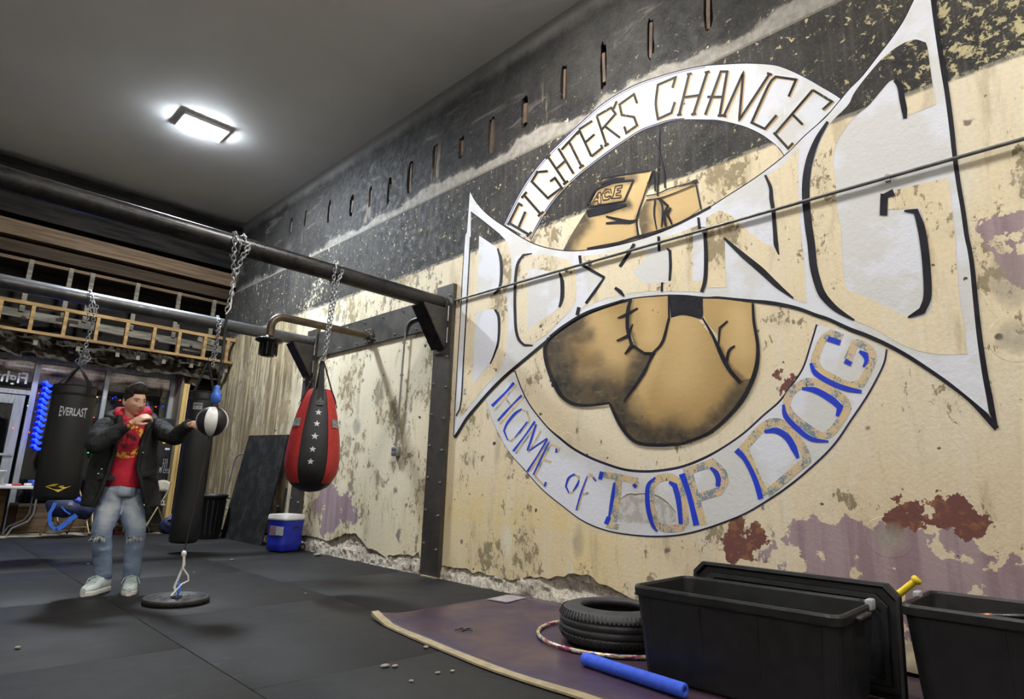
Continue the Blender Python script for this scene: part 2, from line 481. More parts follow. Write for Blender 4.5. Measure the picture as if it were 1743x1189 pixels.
# ------------------------------------------------------------------ the painted wall: plaster skin with broken lower edge and old joist pockets
def z5(x, y): return (380+x/2.831, 600+y/2.831)
def z6(x, y): return (620+x/3.1125, 900+y/3.1125)
edge_px = [z5(*p) for p in ((385, 878), (450, 890), (510, 906), (545, 890), (590, 870), (640, 870), (665, 900), (690, 935), (740, 955), (780, 986), (830, 970), (870, 975), (940, 970))]
edge_px += [z6(*p) for p in ((300, 170), (390, 185), (450, 200), (530, 210), (600, 230), (680, 245), (740, 265), (790, 269), (850, 250), (900, 255), (935, 265), (990, 250), (1060, 250), (1130, 230), (1190, 245), (1240, 285), (1310, 305), (1370, 345), (1440, 380))]
edge = []
for i, p in enumerate(edge_px):
    q = on_x(*p, WALL); edge.append((q.y, max(q.z, .04)))
edge = [(12.3, .03), (11.0, .05), (10.0, .08), (9.2, .14)] + edge + [(2.45, .03), (1.2, .02), (-3.2, .02)]
fine = []
for (ya, za), (yb, zb) in zip(edge[:-1], edge[1:]):
    n = max(1, int(abs(yb-ya)/.035))
    for i in range(n):
        t = i/n; yy = ya+(yb-ya)*t; zz = za+(zb-za)*t
        amp = .028 if 2.6 < yy < 9 else .008
        fine.append((yy, max(.012, zz + amp*(mnoise.noise(Vector((yy*9, 0, 0))) + .5*mnoise.noise(Vector((yy*27, 3, 0)))))))
fine.append(edge[-1])
outer = [(-3.2, CEIL)] + [(12.3, CEIL)] + fine
pockets = []
for px, py, hh in ((452, 395, .42), (495, 385, .40), (520, 372, .36), (560, 360, .42), (598, 350, .40), (630, 335, .36), (662, 325, .42), (698, 300, .45), (740, 268, .40), (785, 250, .36), (836, 230, .42), (893, 190, .36), (960, 140, .44), (1027, 112, .50), (1107, 65, .50), (1205, 20, .42)):
    q = on_x(px, py, WALL); w = random.uniform(.06, .10); h = hh*random.uniform(.75, 1.15)
    loop = []
    for a in range(14):
        t = 2*pi*a/14; cx, cz = cos(t), sin(t)
        s_ = 1.0/max(abs(cx), abs(cz))**.75
        loop.append((q.y + cx*s_*w*.6*(1+.4*mnoise.noise(Vector((q.y*3+cx*1.6, cz*1.6, 1)))), q.z + cz*s_*h*.5*(1+.3*mnoise.noise(Vector((cx*1.7, cz*1.7+q.y, 4))))))
    pockets.append((q.y, q.z, w, h, loop))
bm = bmesh.new()
def loop_edges(pts, x):
    vs_ = [bm.verts.new((x, a, b)) for a, b in pts]
    return [bm.edges.new((vs_[i], vs_[(i+1) % len(vs_)])) for i in range(len(vs_))]
es = loop_edges(outer, WALL)
for p in pockets: es += loop_edges(p[4], WALL)
bmesh.ops.triangle_fill(bm, use_beauty=True, use_dissolve=False, edges=es, normal=(-1, 0, 0))
rim = bmesh.ops.extrude_edge_only(bm, edges=es)
for v in [g for g in rim['geom'] if isinstance(g, bmesh.types.BMVert)]: v.co.x += .055
bmesh.ops.recalc_face_normals(bm, faces=bm.faces[:])
me = bpy.data.meshes.new('wall_right'); bm.to_mesh(me); bm.free(); me.materials.append(W_PLASTER)
wall_r = bpy.data.objects.new('wall_right', me); COL.objects.link(wall_r); wall_r['kind'] = 'structure'
wall_r['label'] = 'tall old plaster wall with dark soot courses above and flaking cream paint below'
ORG[wall_r.name] = Vector((0, 0, 0))
MB().box((WALL+.20, 4.55, 2.95), (.2, 15.6, 5.9)).build('brick_core', M_BLACKWOOD, wall_r)
# rubble base behind the broken edge
NY, NZ = 420, 16
g = MB(); vs_ = []
for i in range(NY+1):
    for j in range(NZ+1):
        yy = 1.6 + (9.8-1.6)*i/NY; zz = -.02 + .50*j/NZ
        d = .035 + .045*mnoise.fractal(Vector((yy*4, zz*5, 0)), .9, 2.2, 5) + .02*mnoise.noise(Vector((yy*23, zz*23, 2)))
        d -= .06*max(0, 1-zz/.16)                       # toe spills out towards the floor
        if yy < 2.7: d += (2.7-yy)*.2
        d = max(d, .006 if zz > .2 else -.05)
        vs_.append((WALL + d, yy, zz))
g.add(vs_, [(i*(NZ+1)+j, (i+1)*(NZ+1)+j, (i+1)*(NZ+1)+j+1, i*(NZ+1)+j+1) for i in range(NY) for j in range(NZ)], False)
g.build('rubble_base', W_RUBBLE, wall_r)
for (yy, zz, w, h, lp) in pockets:
    b = MB(); b.box((WALL+.045, yy+w*.15, zz), (.05, w*random.uniform(.3, .6), h*random.uniform(.5, .95)), Matrix.Rotation(random.uniform(-.06, .06), 3, 'X'))
    b.build('joist_pocket', M_BRICKRED, wall_r)
# ------------------------------------------------------------------ front wall: charred transom, timbers, storefront
M_ALU = pm('brushed_aluminium', (.34, .345, .35), (.25, .255, .26), 20, .5, .5, stretch=(1, 1, .1))
front = struct('wall_front', MB().box((-1.5, FRONT+.30, 4.30), (11.6, .14, 3.2)), M_BLACKWOOD, 'charred boarded wall above the storefront window')
def fz(px, py, Y): return on_y(px, py, Y)
MB().box((0.0, 12.02, 4.62), (8.4, .20, .25)).build('header_beam', M_TIMBER, front)
MB().box((0.0, 12.10, 4.36), (8.4, .14, .20)).build('header_beam', M_TIMBER2, front)
MB().box((0.0, 12.12, 4.18), (8.4, .10, .05)).build('ledger_strip', M_TIMBER, front)
MB().box((0.0, 12.08, 5.3), (8.4, .24, .9)).build('soffit_board', M_BLACKWOOD, front)
stud = MB().box((0, 0, 0), (.065, .05, .85)).data('stud')
copies('transom_stud', stud, M_GREYWOOD, front, [(x, 12.08, 3.78) for x in (-.6, .05, 1.09, 1.62, 1.92, 2.60, 3.28, 3.9)])
MB().box((1.2, 12.1, 3.32), (6.2, .04, .13), Matrix.Rotation(.012, 3, 'Y')).build('charred_plank', M_GREYWOOD, front)
for i in range(30):                                          # broken laths and scraps behind the new frame
    x = -.4 + (i % 15)*.31 + random.uniform(-.1, .1); z = random.uniform(2.92, 3.6)
    b = MB(); a = random.uniform(-.5, .5)
    b.box((x, 12.0+random.uniform(-.05, .08), z), (random.choice((.04, .06, .3, .5)), .03, random.choice((.12, .28, .05))), Matrix.Rotation(a*.4, 3, 'Y'))
    b.build('lath_scrap', random.choice((M_GREYWOOD, M_TIMBER2, M_TIMBER2)), front)
# hanging shredded felt under the frame
g = MB(); vs_ = []; NX = 120
for i in range(NX+1):
    x = -1.0 + 5.1*i/NX
    for j in range(7):
        n_ = mnoise.fractal(Vector((x*3, j*.7, 0)), .8, 2, 4)
        vs_.append((x, 11.95 + .18*n_ - .02*j, 2.98 - .055*j - .05*mnoise.noise(Vector((x*4, j*.3, 5)))))
g.add(vs_, [(i*7+j, (i+1)*7+j, (i+1)*7+j+1, i*7+j+1) for i in range(NX) for j in range(6)], False)
g.build('hanging_felt', pm('dirty_felt', (.022, .018, .014), (.055, .045, .034), 9, .95, bump=.8, spec=.05), front)

# new pine ladder frame
lad = thing('pine_soffit_frame', 'ladder-like frame of new pine studs hung across above the storefront', 'frame', (1.6, 11.68, 2.96))
MB().box((1.7, 11.68, 3.41), (5.05, .09, .055)).build('rail', M_PINE, lad)
MB().box((1.7, 11.68, 2.985), (5.05, .09, .045)).build('rail', M_PINE, lad)
rung = MB().box((0, 0, 0), (.05, .085, .38)).data('rung')
copies('rung', rung, M_PINE, lad, [(x, 11.68, 3.195) for x in (-.4, 0.0, .39, .80, 1.19, 1.61, 2.04, 2.46, 2.87, 3.27, 3.70, 4.10)])
drop = MB().box((0, 0, 0), (.055, .05, .17)).data('drop')
copies('short_block', drop, M_GREYWOOD, lad, [(x, 11.74, 2.885) for x in (.7, 1.3, 1.85, 2.40, 2.70, 3.10, 3.55, 4.15)])

# aluminium storefront
win = struct('window_1', MB().box((1.0, FRONT, 2.655), (4.9, .10, .075)), M_ALU, 'aluminium-framed storefront window with dark street beyond')
def mull(x, z0, z1, w=.065): return MB().box((x, FRONT, (z0+z1)/2), (w, .10, z1-z0)).build('mullion', M_ALU, win)
mull(1.45, .0, 2.62, .075); mull(2.41, .10, 2.62); mull(3.43, .10, 2.62, .07); mull(.35, 0, 2.62, .075); mull(-1.2, 0, 2.62)
MB().box((2.44, FRONT, .10), (2.0, .10, .09)).build('sill_rail', M_ALU, win)
MB().box((.90, FRONT, 2.11), (1.03, .10, .07)).build('transom_bar', M_ALU, win)
def glass_material():
    m = Mat('dark_window_glass'); m.set('Base Color', (.85, .88, .9)); m.set('Roughness', .02)
    m.set('Transmission Weight', 1.0); m.set('IOR', 1.02 if False else 1.45); return m.m
M_GLASS = glass_material()
def pane(x0, x1, z0, z1): return MB().box(((x0+x1)/2, FRONT, (z0+z1)/2), (x1-x0, .008, z1-z0)).build('pane', M_GLASS, win)
pane(1.49, 2.375, .15, 2.61); pane(2.445, 3.39, .15, 2.61); pane(.39, 1.41, 2.15, 2.61); pane(-1.16, .31, .1, 2.61)
door = struct('door_1', MB().box((1.30, FRONT-.01, 1.04), (.13, .055, 2.04)), M_ALU, 'aluminium glazed entrance door with push bar')
MB().box((.46, FRONT-.01, 1.04), (.12, .055, 2.04)).build('door_stile', M_ALU, door)
MB().box((.88, FRONT-.01, 2.0), (.72, .055, .12)).build('door_rail', M_ALU, door)
MB().box((.88, FRONT-.01, .12), (.72, .055, .20)).build('door_rail', M_ALU, door)
MB().box((1.0, FRONT-.05, 1.15), (.70, .03, .035)).build('push_bar', M_ALU, door)
MB().box((1.05, FRONT-.07, 1.955), (.34, .08, .07)).build('door_closer', M_ALU, door)
MB().box((.88, FRONT-.01, 1.08), (.72, .008, 1.72)).build('pane', M_GLASS, door)
# mirrored shop lettering on the glass above the door, read from the street
tv, tf = text_mesh('Fighters', .23)
b = MB(); b.add([(1.36 - v.x*.92, FRONT-.008, 2.25 + v.y*1.05) for v in tv], tf)
b.build('window_lettering', pm('white_vinyl', (.72, .72, .74), (.6, .6, .62), 12, .5), win)

# street outside
M_STREET = pm('night_asphalt', (.03, .03, .033), (.02, .02, .022), 3, .7)
MB().box((0, 18.5, -.12), (26, 12.4, .1)).build('street', M_STREET)['kind'] = 'structure'
def brick_material():
    m = Mat('brown_brick'); X, Y, Z = m.obj(); n = m.new('ShaderNodeTexBrick')
    v = m.vec(X, Z, 0.0); m.nt.links.new(v.k, n.inputs['Vector'])
    n.inputs['Color1'].default_value = (.20, .12, .085, 1); n.inputs['Color2'].default_value = (.14, .085, .065, 1)
    n.inputs['Mortar'].default_value = (.25, .21, .17, 1); n.inputs['Scale'].default_value = 4.2; n.inputs['Mortar Size'].default_value = .014
    m.set('Base Color', S(m.nt, n.outputs[0])); m.set('Roughness', .85); return m.m
M_BRICK = brick_material()
aw = MB().box((1.4, FRONT+.75, 2.62), (5.6, .9, .62)).build('street_canopy', M_BRICK); aw['kind'] = 'structure'
MB().box((3.05, FRONT+.95, 1.1), (.62, .35, 2.3)).build('street_pier', M_BRICK)['kind'] = 'structure'
MB().box((2.0, 22.0, 2.4), (24, .4, 5.0)).build('street_facade', pm('night_facade', (.05, .045, .042), (.03, .028, .027), .9, .8))['kind'] = 'structure'

# plywood return beside the window
M_PLY = pm('stained_plywood', (.17, .125, .075), (.10, .075, .046), 3.0, .8, bump=.3, stretch=(1, 1, .25))
M_YEL = pm('yellow_pine_trim', (.50, .33, .11), (.36, .22, .07), 4.0, .6, stretch=(4, 4, .4))
ply = struct('trim_1', MB().box((3.56, FRONT-.06, 1.42), (.20, .05, 2.84)), M_PLY, 'plywood strip beside the storefront frame')
jq = on_y(302.5, 750, 11.82)
MB().box((jq.x, 11.86, 1.27), (.055, .09, 2.5)).build('jamb_board', M_YEL, ply)
MB().box((jq.x+.055, 11.88, 1.27), (.03, .08, 2.5)).build('jamb_board', M_YEL, ply)
MB().box((jq.x-.05, 11.98, 1.32), (.035, .30, 2.6)).build('jamb_board', M_PLY, ply)
MB().box((3.97, FRONT-.05, 1.4), (.50, .05, 2.8)).build('plywood_panel', M_BLACKWOOD, ply)
MB().box((3.74, FRONT-.30, 2.72), (.16, .05, .42), Matrix.Rotation(.35, 3, 'Y')).build('bracing_board', M_PLY, ply)

# light strings in the window
LED = {n: pm('led_'+n, c, c, 5, .4, emit=(c, s_)) for n, c, s_ in (('blue', (.003, .012, 1.0), 4.0), ('red', (1, .03, .03), 3), ('green', (.03, 1, .12), 3), ('white', (.9, .95, 1), 5))}
bl = thing('blue_rope_light', 'glowing blue coil of rope light hanging in the storefront window', 'string light', (1.60, FRONT-.06, 1.2))
for i in range(12):
    z = 2.27 - i*.09; x = 1.60 + .008*sin(i*1.3)
    MB().tube([(x-.062, FRONT-.12, z+.022), (x-.03, FRONT-.14, z+.03), (x+.0, FRONT-.135, z-.012), (x+.035, FRONT-.12, z-.03), (x+.062, FRONT-.11, z-.018)], [.012, .022, .024, .022, .012], 7).build('coil', LED['blue'], bl)
MB().cyl((1.60, FRONT-.10, 1.16), (1.60, FRONT-.10, 2.36), .006, n=6).build('cable', pm('black_cable', (.02, .02, .02), None, 5, .6), bl)
sl = thing('fairy_light_string', 'thin string of small coloured fairy lights strung across the window glass', 'string light', (2.4, FRONT-.05, 1.0))
pts = []
bulbs = []
for i in range(34):
    t = i/33; x = 1.52 + 1.85*t; z = 2.14 - .10*sin(t*pi*3)*.4 - (.0 if i % 2 else .02)
    pts.append((x, FRONT-.045, z))
    if i % 2 == 0: bulbs.append((x, z))
MB().tube(pts, .003, 5).build('wire', MATS['black_cable'], sl)
for k_, (px, py) in enumerate(((158, 675), (165, 675), (197, 675), (160, 710), (155, 760), (150, 770), (163, 765), (52, 700), (50, 735), (60, 700), (47, 690), (22, 728), (165, 730), (150, 752), (240, 700))):
    q = on_y(px, py, FRONT-.05); bulbs.append((q.x, q.z))
for i, (x, z) in enumerate(bulbs):
    MB().ball((x, FRONT-.05, z), .0075, 8, 6).build('bulb', LED[('red', 'blue', 'green', 'red', 'blue')[i % 5]], sl)
# ------------------------------------------------------------------ the mural: thin coats of paint on the wall plane
FR = dict(A=(760, 60, 2.831), B=(1200, 0, 2.831), C=(1200, 380, 2.831), D=(760, 400, 2.972), E=(760, 640, 3.228), G=(1200, 560, 2.972), K=(1000, 270, 5.944), P=(0, 0, 1.0), M=(860, 280, 3.228))
def T(fr, *pts):
    ox, oy, s_ = FR[fr]; return [(ox + x/s_, oy + y/s_) for x, y in pts]
def wp(p, layer):
    q = on_x(p[0], p[1], WALL); return Vector((WALL - .0012*layer - .0006, q.y, q.z))
def paint_material(name, c1, c2, scale, lo, hi, chip=None, chip_amt=.5, rough=.6):
    m = Mat(name); X, Y, Z = m.pos(); P = m.vec(0.0, Y, Z)
    n = m.noise(P, scale, 4.0, .55); f = m.noise(P, 30.0, 6.0, .65); g = m.noise(P, 6.0, 8.0, .7)
    c = m.mix(n.sm(lo, hi), c1, c2)
    hole = m.voro(m.vec(0.0, Y+(g-.5)*.1, Z+(f-.5)*.05), 5.2)
    c = m.mix(hole.sm(.055, .035)*n.sm(.35, .55), c, (.05, .045, .055))
    if chip: c = m.mix((g*.6 + f*.4 - chip_amt).sm(0.0, .02), c, chip)
    m.set('Base Color', c); m.set('Roughness', rough); m.set('Specular IOR Level', .2)
    m.bump(f*.5 + m.noise(P, 11.0, 8.0, .65)*.6 + m.noise(P, 2.3, 6.0, .6)*.6, .4, .012); return m.m
P_WHITE = paint_material('mural_white', (.735, .74, .79), (.675, .665, .645), 1.6, .46, .54, (.50, .44, .35), .645)
P_INK = paint_material('mural_black', (.010, .0095, .014), (.018, .017, .025), 5, .4, .6, (.22, .20, .18), .66)
P_NAVY = paint_material('mural_navy', (.035, .030, .085), (.02, .02, .03), 2, .4, .6, (.5, .45, .4), .62)
P_BLUE = paint_material('mural_blue', (.022, .055, .62), (.03, .06, .52), 4, .4, .6, (.5, .48, .45), .66)
def flecked():
    m = Mat('mural_flaked_letter'); X, Y, Z = m.pos(); P = m.vec(0.0, Y, Z)
    a = m.noise(P, 9.0, 9.0, .7); b = m.noise(P, 70.0, 6.0, .75); c_ = m.noise(P, 3.0, 3.0)
    c = m.mix(c_.sm(.4, .6), (.70, .53, .265), (.68, .51, .31))
    c = m.mix((a*.55 + b*.45 - .505).sm(0.0, .03)*.85, c, (.12, .23, .33))
    c = m.mix((a*.3 + b*.7 - .585).sm(0.0, .02)*.8, c, (.16, .09, .06))
    m.set('Base Color', c); m.set('Roughness', .75); m.bump(a + b*.4, .4, .01); return m.m
P_FLECK = flecked()
P_TAN = paint_material('mural_tan', (.66, .46, .25), (.55, .38, .20), 3, .4, .6, (.3, .2, .1), .64)
P_SMUDGE = paint_material('mural_letter_ink', (.012, .0115, .0125), (.032, .028, .025), 6, .4, .6, (.36, .28, .20), .60)
def fill(name, pts, mat, parent, layer, step=4, smooth=True):
    pp = smooth_path(pts, True, step) if smooth else pts
    P = [wp(p, layer) for p in pp]
    tris = geometry.tessellate_polygon([[Vector((p.y, p.z, 0)) for p in P]])
    b = MB(); b.add(P, [tuple(t) for t in tris])
    # face the room
    for i, f in enumerate(b.f):
        n = (b.v[f[1]]-b.v[f[0]]).cross(b.v[f[2]]-b.v[f[0]])
        if n.x > 0: b.f[i] = f[::-1]
    return b.build(name, mat, parent, fix=False)
def ribbon(b, pts, w, layer, closed=False, step=4, corner=42):
    """painted stroke; w = width in photo pixels (one value, or one per traced point)"""
    if hasattr(w, '__len__'):
        W_ = list(w); n_w = len(W_)
        if n_w != len(pts):
            W_ = [W_[min(int(i*(n_w-1)/(len(pts)-1)), n_w-1)] for i in range(len(pts))]
    else: W_ = [w]*len(pts)
    # carry the widths along the smoothed path by nearest fraction
    pp = smooth_path(pts, closed, step, corner); N = len(pp)
    cum = [0]
    for i in range(1, len(pts)): cum.append(cum[-1] + (Vector(pts[i])-Vector(pts[i-1])).length)
    tot = cum[-1] or 1; c2 = [0]
    for i in range(1, N): c2.append(c2[-1] + (pp[i]-pp[i-1]).length)
    tot2 = c2[-1] or 1; vs_ = []
    for i in range(N):
        s_ = c2[i]/tot2*tot; k_ = 0
        while k_ < len(cum)-2 and cum[k_+1] < s_: k_ += 1
        seg = (cum[k_+1]-cum[k_]) or 1; t = min(1, max(0, (s_-cum[k_])/seg))
        ww = W_[k_]*(1-t) + W_[k_+1]*t
        a = pp[i]-pp[i-1] if (i > 0 or closed) else pp[1]-pp[0]
        c = pp[(i+1) % N]-pp[i] if (i < N-1 or closed) else pp[i]-pp[i-1]
        if a.length < 1e-9: a = c
        if c.length < 1e-9: c = a
        a = a.normalized(); c = c.normalized(); t_ = a+c
        if t_.length < .2: t_ = c
        t_.normalize(); n = Vector((-t_.y, t_.x)); m_ = min(1/max(n.dot(Vector((-c.y, c.x))), .35), 1.8)
        for sg in (-1, 1): vs_.append(wp(pp[i]+n*sg*ww*.5*m_, layer))
    fs = []
    for i in range(N if closed else N-1):
        j = (i+1) % N; fs.append((2*i, 2*i+1, 2*j+1, 2*j))
    b0 = len(b.v); b.add(vs_, fs)
    for i in range(len(b.f)-len(fs), len(b.f)):
        f = b.f[i]; n = (b.v[f[1]]-b.v[f[0]]).cross(b.v[f[2]]-b.v[f[0]])
        if n.x > 0: b.f[i] = f[::-1]
def strokes(name, lines, w, mat, parent, layer, closed=False):
    b = MB()
    for k_, l in enumerate(lines):
        ww = w
        if isinstance(l, tuple): ww, l = l
        ribbon(b, l, ww, layer + .15*k_, closed)
    return b.build(name, mat, parent, fix=False)

mural = thing('wall_mural', 'huge round boxing gym mural with lettered bow-tie panel and two painted gloves', 'mural', (WALL, 2.9, .63))
# --- upper banner
top_out = T('A', (280, 912), (340, 790), (400, 690), (480, 590), (560, 510), (650, 425), (740, 345), (830, 285), (930, 235), (1040, 198), (1150, 168), (1245, 150)) + T('B', (100, 312), (200, 308), (300, 312), (360, 322), (430, 350), (500, 385), (560, 420), (620, 455), (660, 482))
top_in = T('B', (385, 752), (360, 715), (320, 680), (270, 645), (200, 612), (130, 592), (60, 578)) + T('A', (1246, 406), (1150, 405), (1080, 412), (1020, 430), (940, 460), (860, 510), (780, 565), (700, 625), (620, 690), (540, 770), (480, 850), (440, 920), (405, 985))
tb = fill('upper_banner', top_out + top_in, P_WHITE, mural, 2)
strokes('banner_outline', [([3, 5, 6, 5, 5, 4], [top_out[i] for i in (0, 3, 7, 11, 16, 20)])] if False else [(4.2, top_out), (3.0, top_in)], 4, P_NAVY, mural, 1)
strokes('banner_outline', [(1.2, [(x+1.3, y+1.6) for x, y in top_out[:12]]), (1.6, [(x-1.0, y-1.2) for x, y in top_in[8:]])], 1.2, P_NAVY, mural, 3)
def banner_letter(fr, lines, w=4.3):
    L = [T(fr, *l) for l in lines]
    o = strokes('letter', L, w, P_SMUDGE, tb, 4)
    strokes('letter_shadow', [[(x+2.2, y+1.4) for x, y in l] for l in L], w, P_TAN, tb, 3)
banner_letter('A', [[(403, 963), (303, 905)], [(303, 905), (350, 812), (368, 822)], [(350, 925), (382, 850)], [(388, 970), (412, 948)], [(296, 914), (312, 893)]])
banner_letter('A', [[(455, 862), (375, 770)], [(363, 785), (388, 755)], [(442, 872), (470, 850)]])
banner_letter('A', [[(490, 655), (440, 660), (412, 705), (490, 785), (556, 735), (524, 688), (500, 705)]])
banner_letter('A', [[(575, 712), (490, 585)], [(614, 668), (540, 545)], [(530, 645), (575, 605)], [(480, 596), (502, 574)], [(564, 720), (588, 702)]])
banner_letter('A', [[(652, 633), (590, 510)], [(556, 552), (638, 463)], [(638, 463), (632, 480)], [(640, 642), (664, 626)]])
banner_letter('A', [[(700, 585), (640, 455)], [(640, 455), (704, 413)], [(668, 520), (715, 478)], [(700, 585), (752, 543), (745, 528)]])
banner_letter('A', [[(772, 530), (725, 390)], [(725, 390), (795, 350), (816, 380), (750, 455)], [(768, 442), (838, 495)], [(762, 536), (784, 522)]])
banner_letter('A', [[(822, 318), (806, 356)]])
banner_letter('A', [[(920, 330), (905, 285), (835, 335), (846, 385), (905, 395), (920, 435), (868, 472), (858, 440)]])
banner_letter('A', [[(1090, 255), (1106, 203), (1020, 240), (1010, 330), (1020, 405), (1085, 375), (1102, 322)]])
banner_letter('A', [[(1170, 190), (1122, 385)], [(1258, 178), (1192, 380)], [(1148, 300), (1220, 290)], [(1112, 386), (1134, 382)], [(1160, 190), (1184, 186)], [(1180, 383), (1204, 378)], [(1246, 182), (1270, 176)]])
banner_letter('B', [[(2, 555), (78, 346), (108, 346), (72, 558)], [(12, 468), (88, 468)], [(62, 558), (84, 558)]])
banner_letter('B', [[(92, 560), (186, 350), (166, 580), (312, 358)], [(82, 556), (104, 562)], [(300, 354), (324, 362)]])
banner_letter('B', [[(404, 467), (440, 385), (342, 371), (308, 412), (226, 592), (290, 622), (346, 556)]])
banner_letter('B', [[(340, 645), (520, 435)], [(520, 435), (612, 490), (568, 530)], [(425, 555), (472, 602)], [(332, 640), (402, 716), (426, 690)]])

# --- bow-tie name panel
tie_up = T('A', (115, 755), (140, 800), (180, 848), (230, 890), (290, 930), (360, 975), (430, 1010), (510, 1032), (600, 1042), (700, 1035), (800, 1020), (920, 990), (1040, 950), (1150, 900), (1250, 845)) + T('B', (113, 945), (200, 890), (300, 820), (400, 740), (480, 660), (560, 590), (600, 550), (650, 490), (700, 430), (760, 370), (830, 280), (900, 190), (960, 100), (1010, 0), (1072, -112))
tie_right = T('B', (1088, 0), (1098, 80), (1115, 200), (1135, 330), (1155, 450), (1175, 600), (1192, 750), (1210, 880), (1232, 1010)) + T('C', (1250, 60), (1265, 130), (1278, 220), (1290, 350), (1305, 500), (1320, 620), (1340, 750), (1355, 830), (1370, 920))
tie_low = T('C', (1280, 845), (1180, 765), (1080, 695), (980, 630), (880, 575), (780, 530), (700, 500), (600, 455), (540, 435), (460, 405), (380, 385), (300, 372), (240, 368), (150, 360), (60, 352)) + T('D', (1308, 312), (1200, 302), (1100, 302), (1000, 310), (940, 318), (860, 335), (760, 370), (680, 405), (600, 455), (540, 500), (480, 550), (420, 600), (360, 650), (290, 710), (220, 780), (150, 860), (100, 920), (60, 985), (40, 1015))
tie_left = T('D', (48, 850), (60, 640), (75, 400), (85, 200), (98, 0)) + T('A', (100, 950), (108, 850))
np_ = fill('name_panel', tie_up + tie_right + tie_low + tie_left, P_WHITE, mural, 4)
strokes('panel_outline', [([2.5]*10 + [3]*(len(tie_up)-10), [(x, y-.5) for x, y in tie_up]),
                          ([5, 8, 9, 10, 10, 10, 10, 9, 9, 9, 9, 9, 9, 10, 11, 12, 13, 15, 5], [(x+4, y+2) for x, y in [tie_up[-1]] + tie_right[:-1]] + [(1697, 729)]),
                          ([10]*8 + [8]*5 + [5]*(len(tie_low)-12), [(1697, 729)] + [(x+1, y+2.5) for x, y in tie_low]),
                          (3, [tie_low[-1]] + tie_left + [tie_up[0]])], 3, P_INK, mural, 3)
# letters B O X I N G are bare plaster with white counters and black shade strokes
def name_letter(shape, counters=(), shade=()):
    L = fill('letter', shape, W_PLASTER, np_, 5)
    for c in counters: fill('letter_counter', c, P_WHITE, np_, 6)
    for k_, l in enumerate(shade): strokes('letter_shade', [l], 5, P_INK, np_, 7+.15*k_)
name_letter(T('A', (120, 850), (180, 895), (264, 964)) + T('D', (310, 40), (325, 90), (330, 150), (328, 230), (312, 268), (296, 288), (308, 320), (315, 400), (310, 500), (300, 600), (280, 660), (240, 720), (180, 790), (130, 850), (85, 908), (52, 916), (75, 850), (90, 640), (105, 400), (115, 200), (123, 60)),
            [T('D', (168, 3), (215, 35), (255, 65), (275, 100), (280, 180), (272, 262), (245, 298), (160, 315), (163, 150)), T('D', (150, 385), (240, 375), (262, 385), (268, 450), (265, 540), (245, 600), (220, 650), (180, 700), (135, 755), (140, 600), (145, 480))],
            [([3, 5, 5, 5, 4], T('D', (262, 68), (278, 130), (280, 210), (270, 270), (242, 300))), ([4, 5, 4, 3, 2], T('D', (248, 376), (268, 420), (266, 530), (246, 600), (224, 652))),
             (2.2, T('D', (124, 10), (114, 200), (103, 400), (89, 640), (76, 848), (52, 914))), (2.0, T('A', (120, 852), (180, 897), (262, 963)))])
name_letter(T('D', (405, 97), (480, 100), (560, 110), (620, 130), (650, 165), (658, 240), (655, 330), (635, 370), (580, 430), (520, 490), (460, 535), (420, 552), (385, 543), (365, 510), (355, 450), (350, 330), (352, 230), (362, 160), (380, 118)),
            [T('D', (415, 180), (440, 170), (500, 180), (575, 190), (590, 230), (592, 310), (575, 360), (530, 400), (470, 440), (415, 475))],
            [([2, 4, 5, 5, 5, 5, 5, 5, 4, 2], T('D', (436, 94), (392, 102), (366, 140), (354, 200), (349, 300), (350, 400), (355, 480), (370, 530), (396, 556), (440, 558))), ([3, 7, 7, 4], T('D', (574, 190), (588, 235), (588, 315), (574, 366)))])
name_letter(T('M', (425, 502), (560, 490), (700, 462), (800, 482), (700, 595), (765, 655), (862, 650), (862, 692), (700, 706), (560, 736), (420, 792), (445, 760), (548, 622), (430, 550)),
            [], [(5, T('M', (412, 500), (418, 548), (548, 622))), ([3, 5, 5], T('M', (550, 618), (500, 690), (446, 764))), (6, T('M', (408, 784), (398, 828))), ([5, 6, 5], T('M', (712, 436), (675, 500), (632, 562))), ([5, 7, 3], T('M', (606, 678), (636, 700), (656, 724)))])
name_letter(T('M', (862, 408), (960, 375), (1062, 335), (1100, 350), (1100, 640), (1082, 702), (866, 696), (866, 652), (910, 640), (908, 480), (888, 455), (862, 470)),
            [T('M', (1034, 380), (1094, 362), (1098, 560), (1092, 630), (1070, 642), (1034, 642))],
            [([2, 5, 5, 4], T('M', (890, 460), (908, 476), (911, 560), (906, 640))), (5.0, T('M', (846, 396), (849, 478))), ([4, 5, 6, 7, 7, 6], T('M', (1064, 292), (1070, 350), (1100, 372), (1106, 500), (1102, 630), (1082, 702))), (4, T('M', (866, 648), (863, 698)))])
name_letter(T('B', (8, 1050), (70, 1015), (115, 1030), (170, 1078), (270, 1160)) + T('C', (338, 118)) + T('B', (334, 1080), (322, 1000), (310, 900), (300, 850), (380, 790), (455, 715), (450, 800), (455, 1000)) + T('C', (465, 60), (480, 200), (490, 385), (430, 365), (330, 285), (200, 170), (98, 80), (98, 120), (102, 310), (12, 310), (5, 100)),
            [], [([4, 9, 11, 9, 3], T('C', (94, 72), (180, 150), (270, 225), (350, 300), (428, 362))), ([4, 6, 7, 7, 7, 8, 2], T('B', (292, 845), (318, 905), (322, 960), (332, 1020), (340, 1120), (345, 1180), (358, 1228)))])
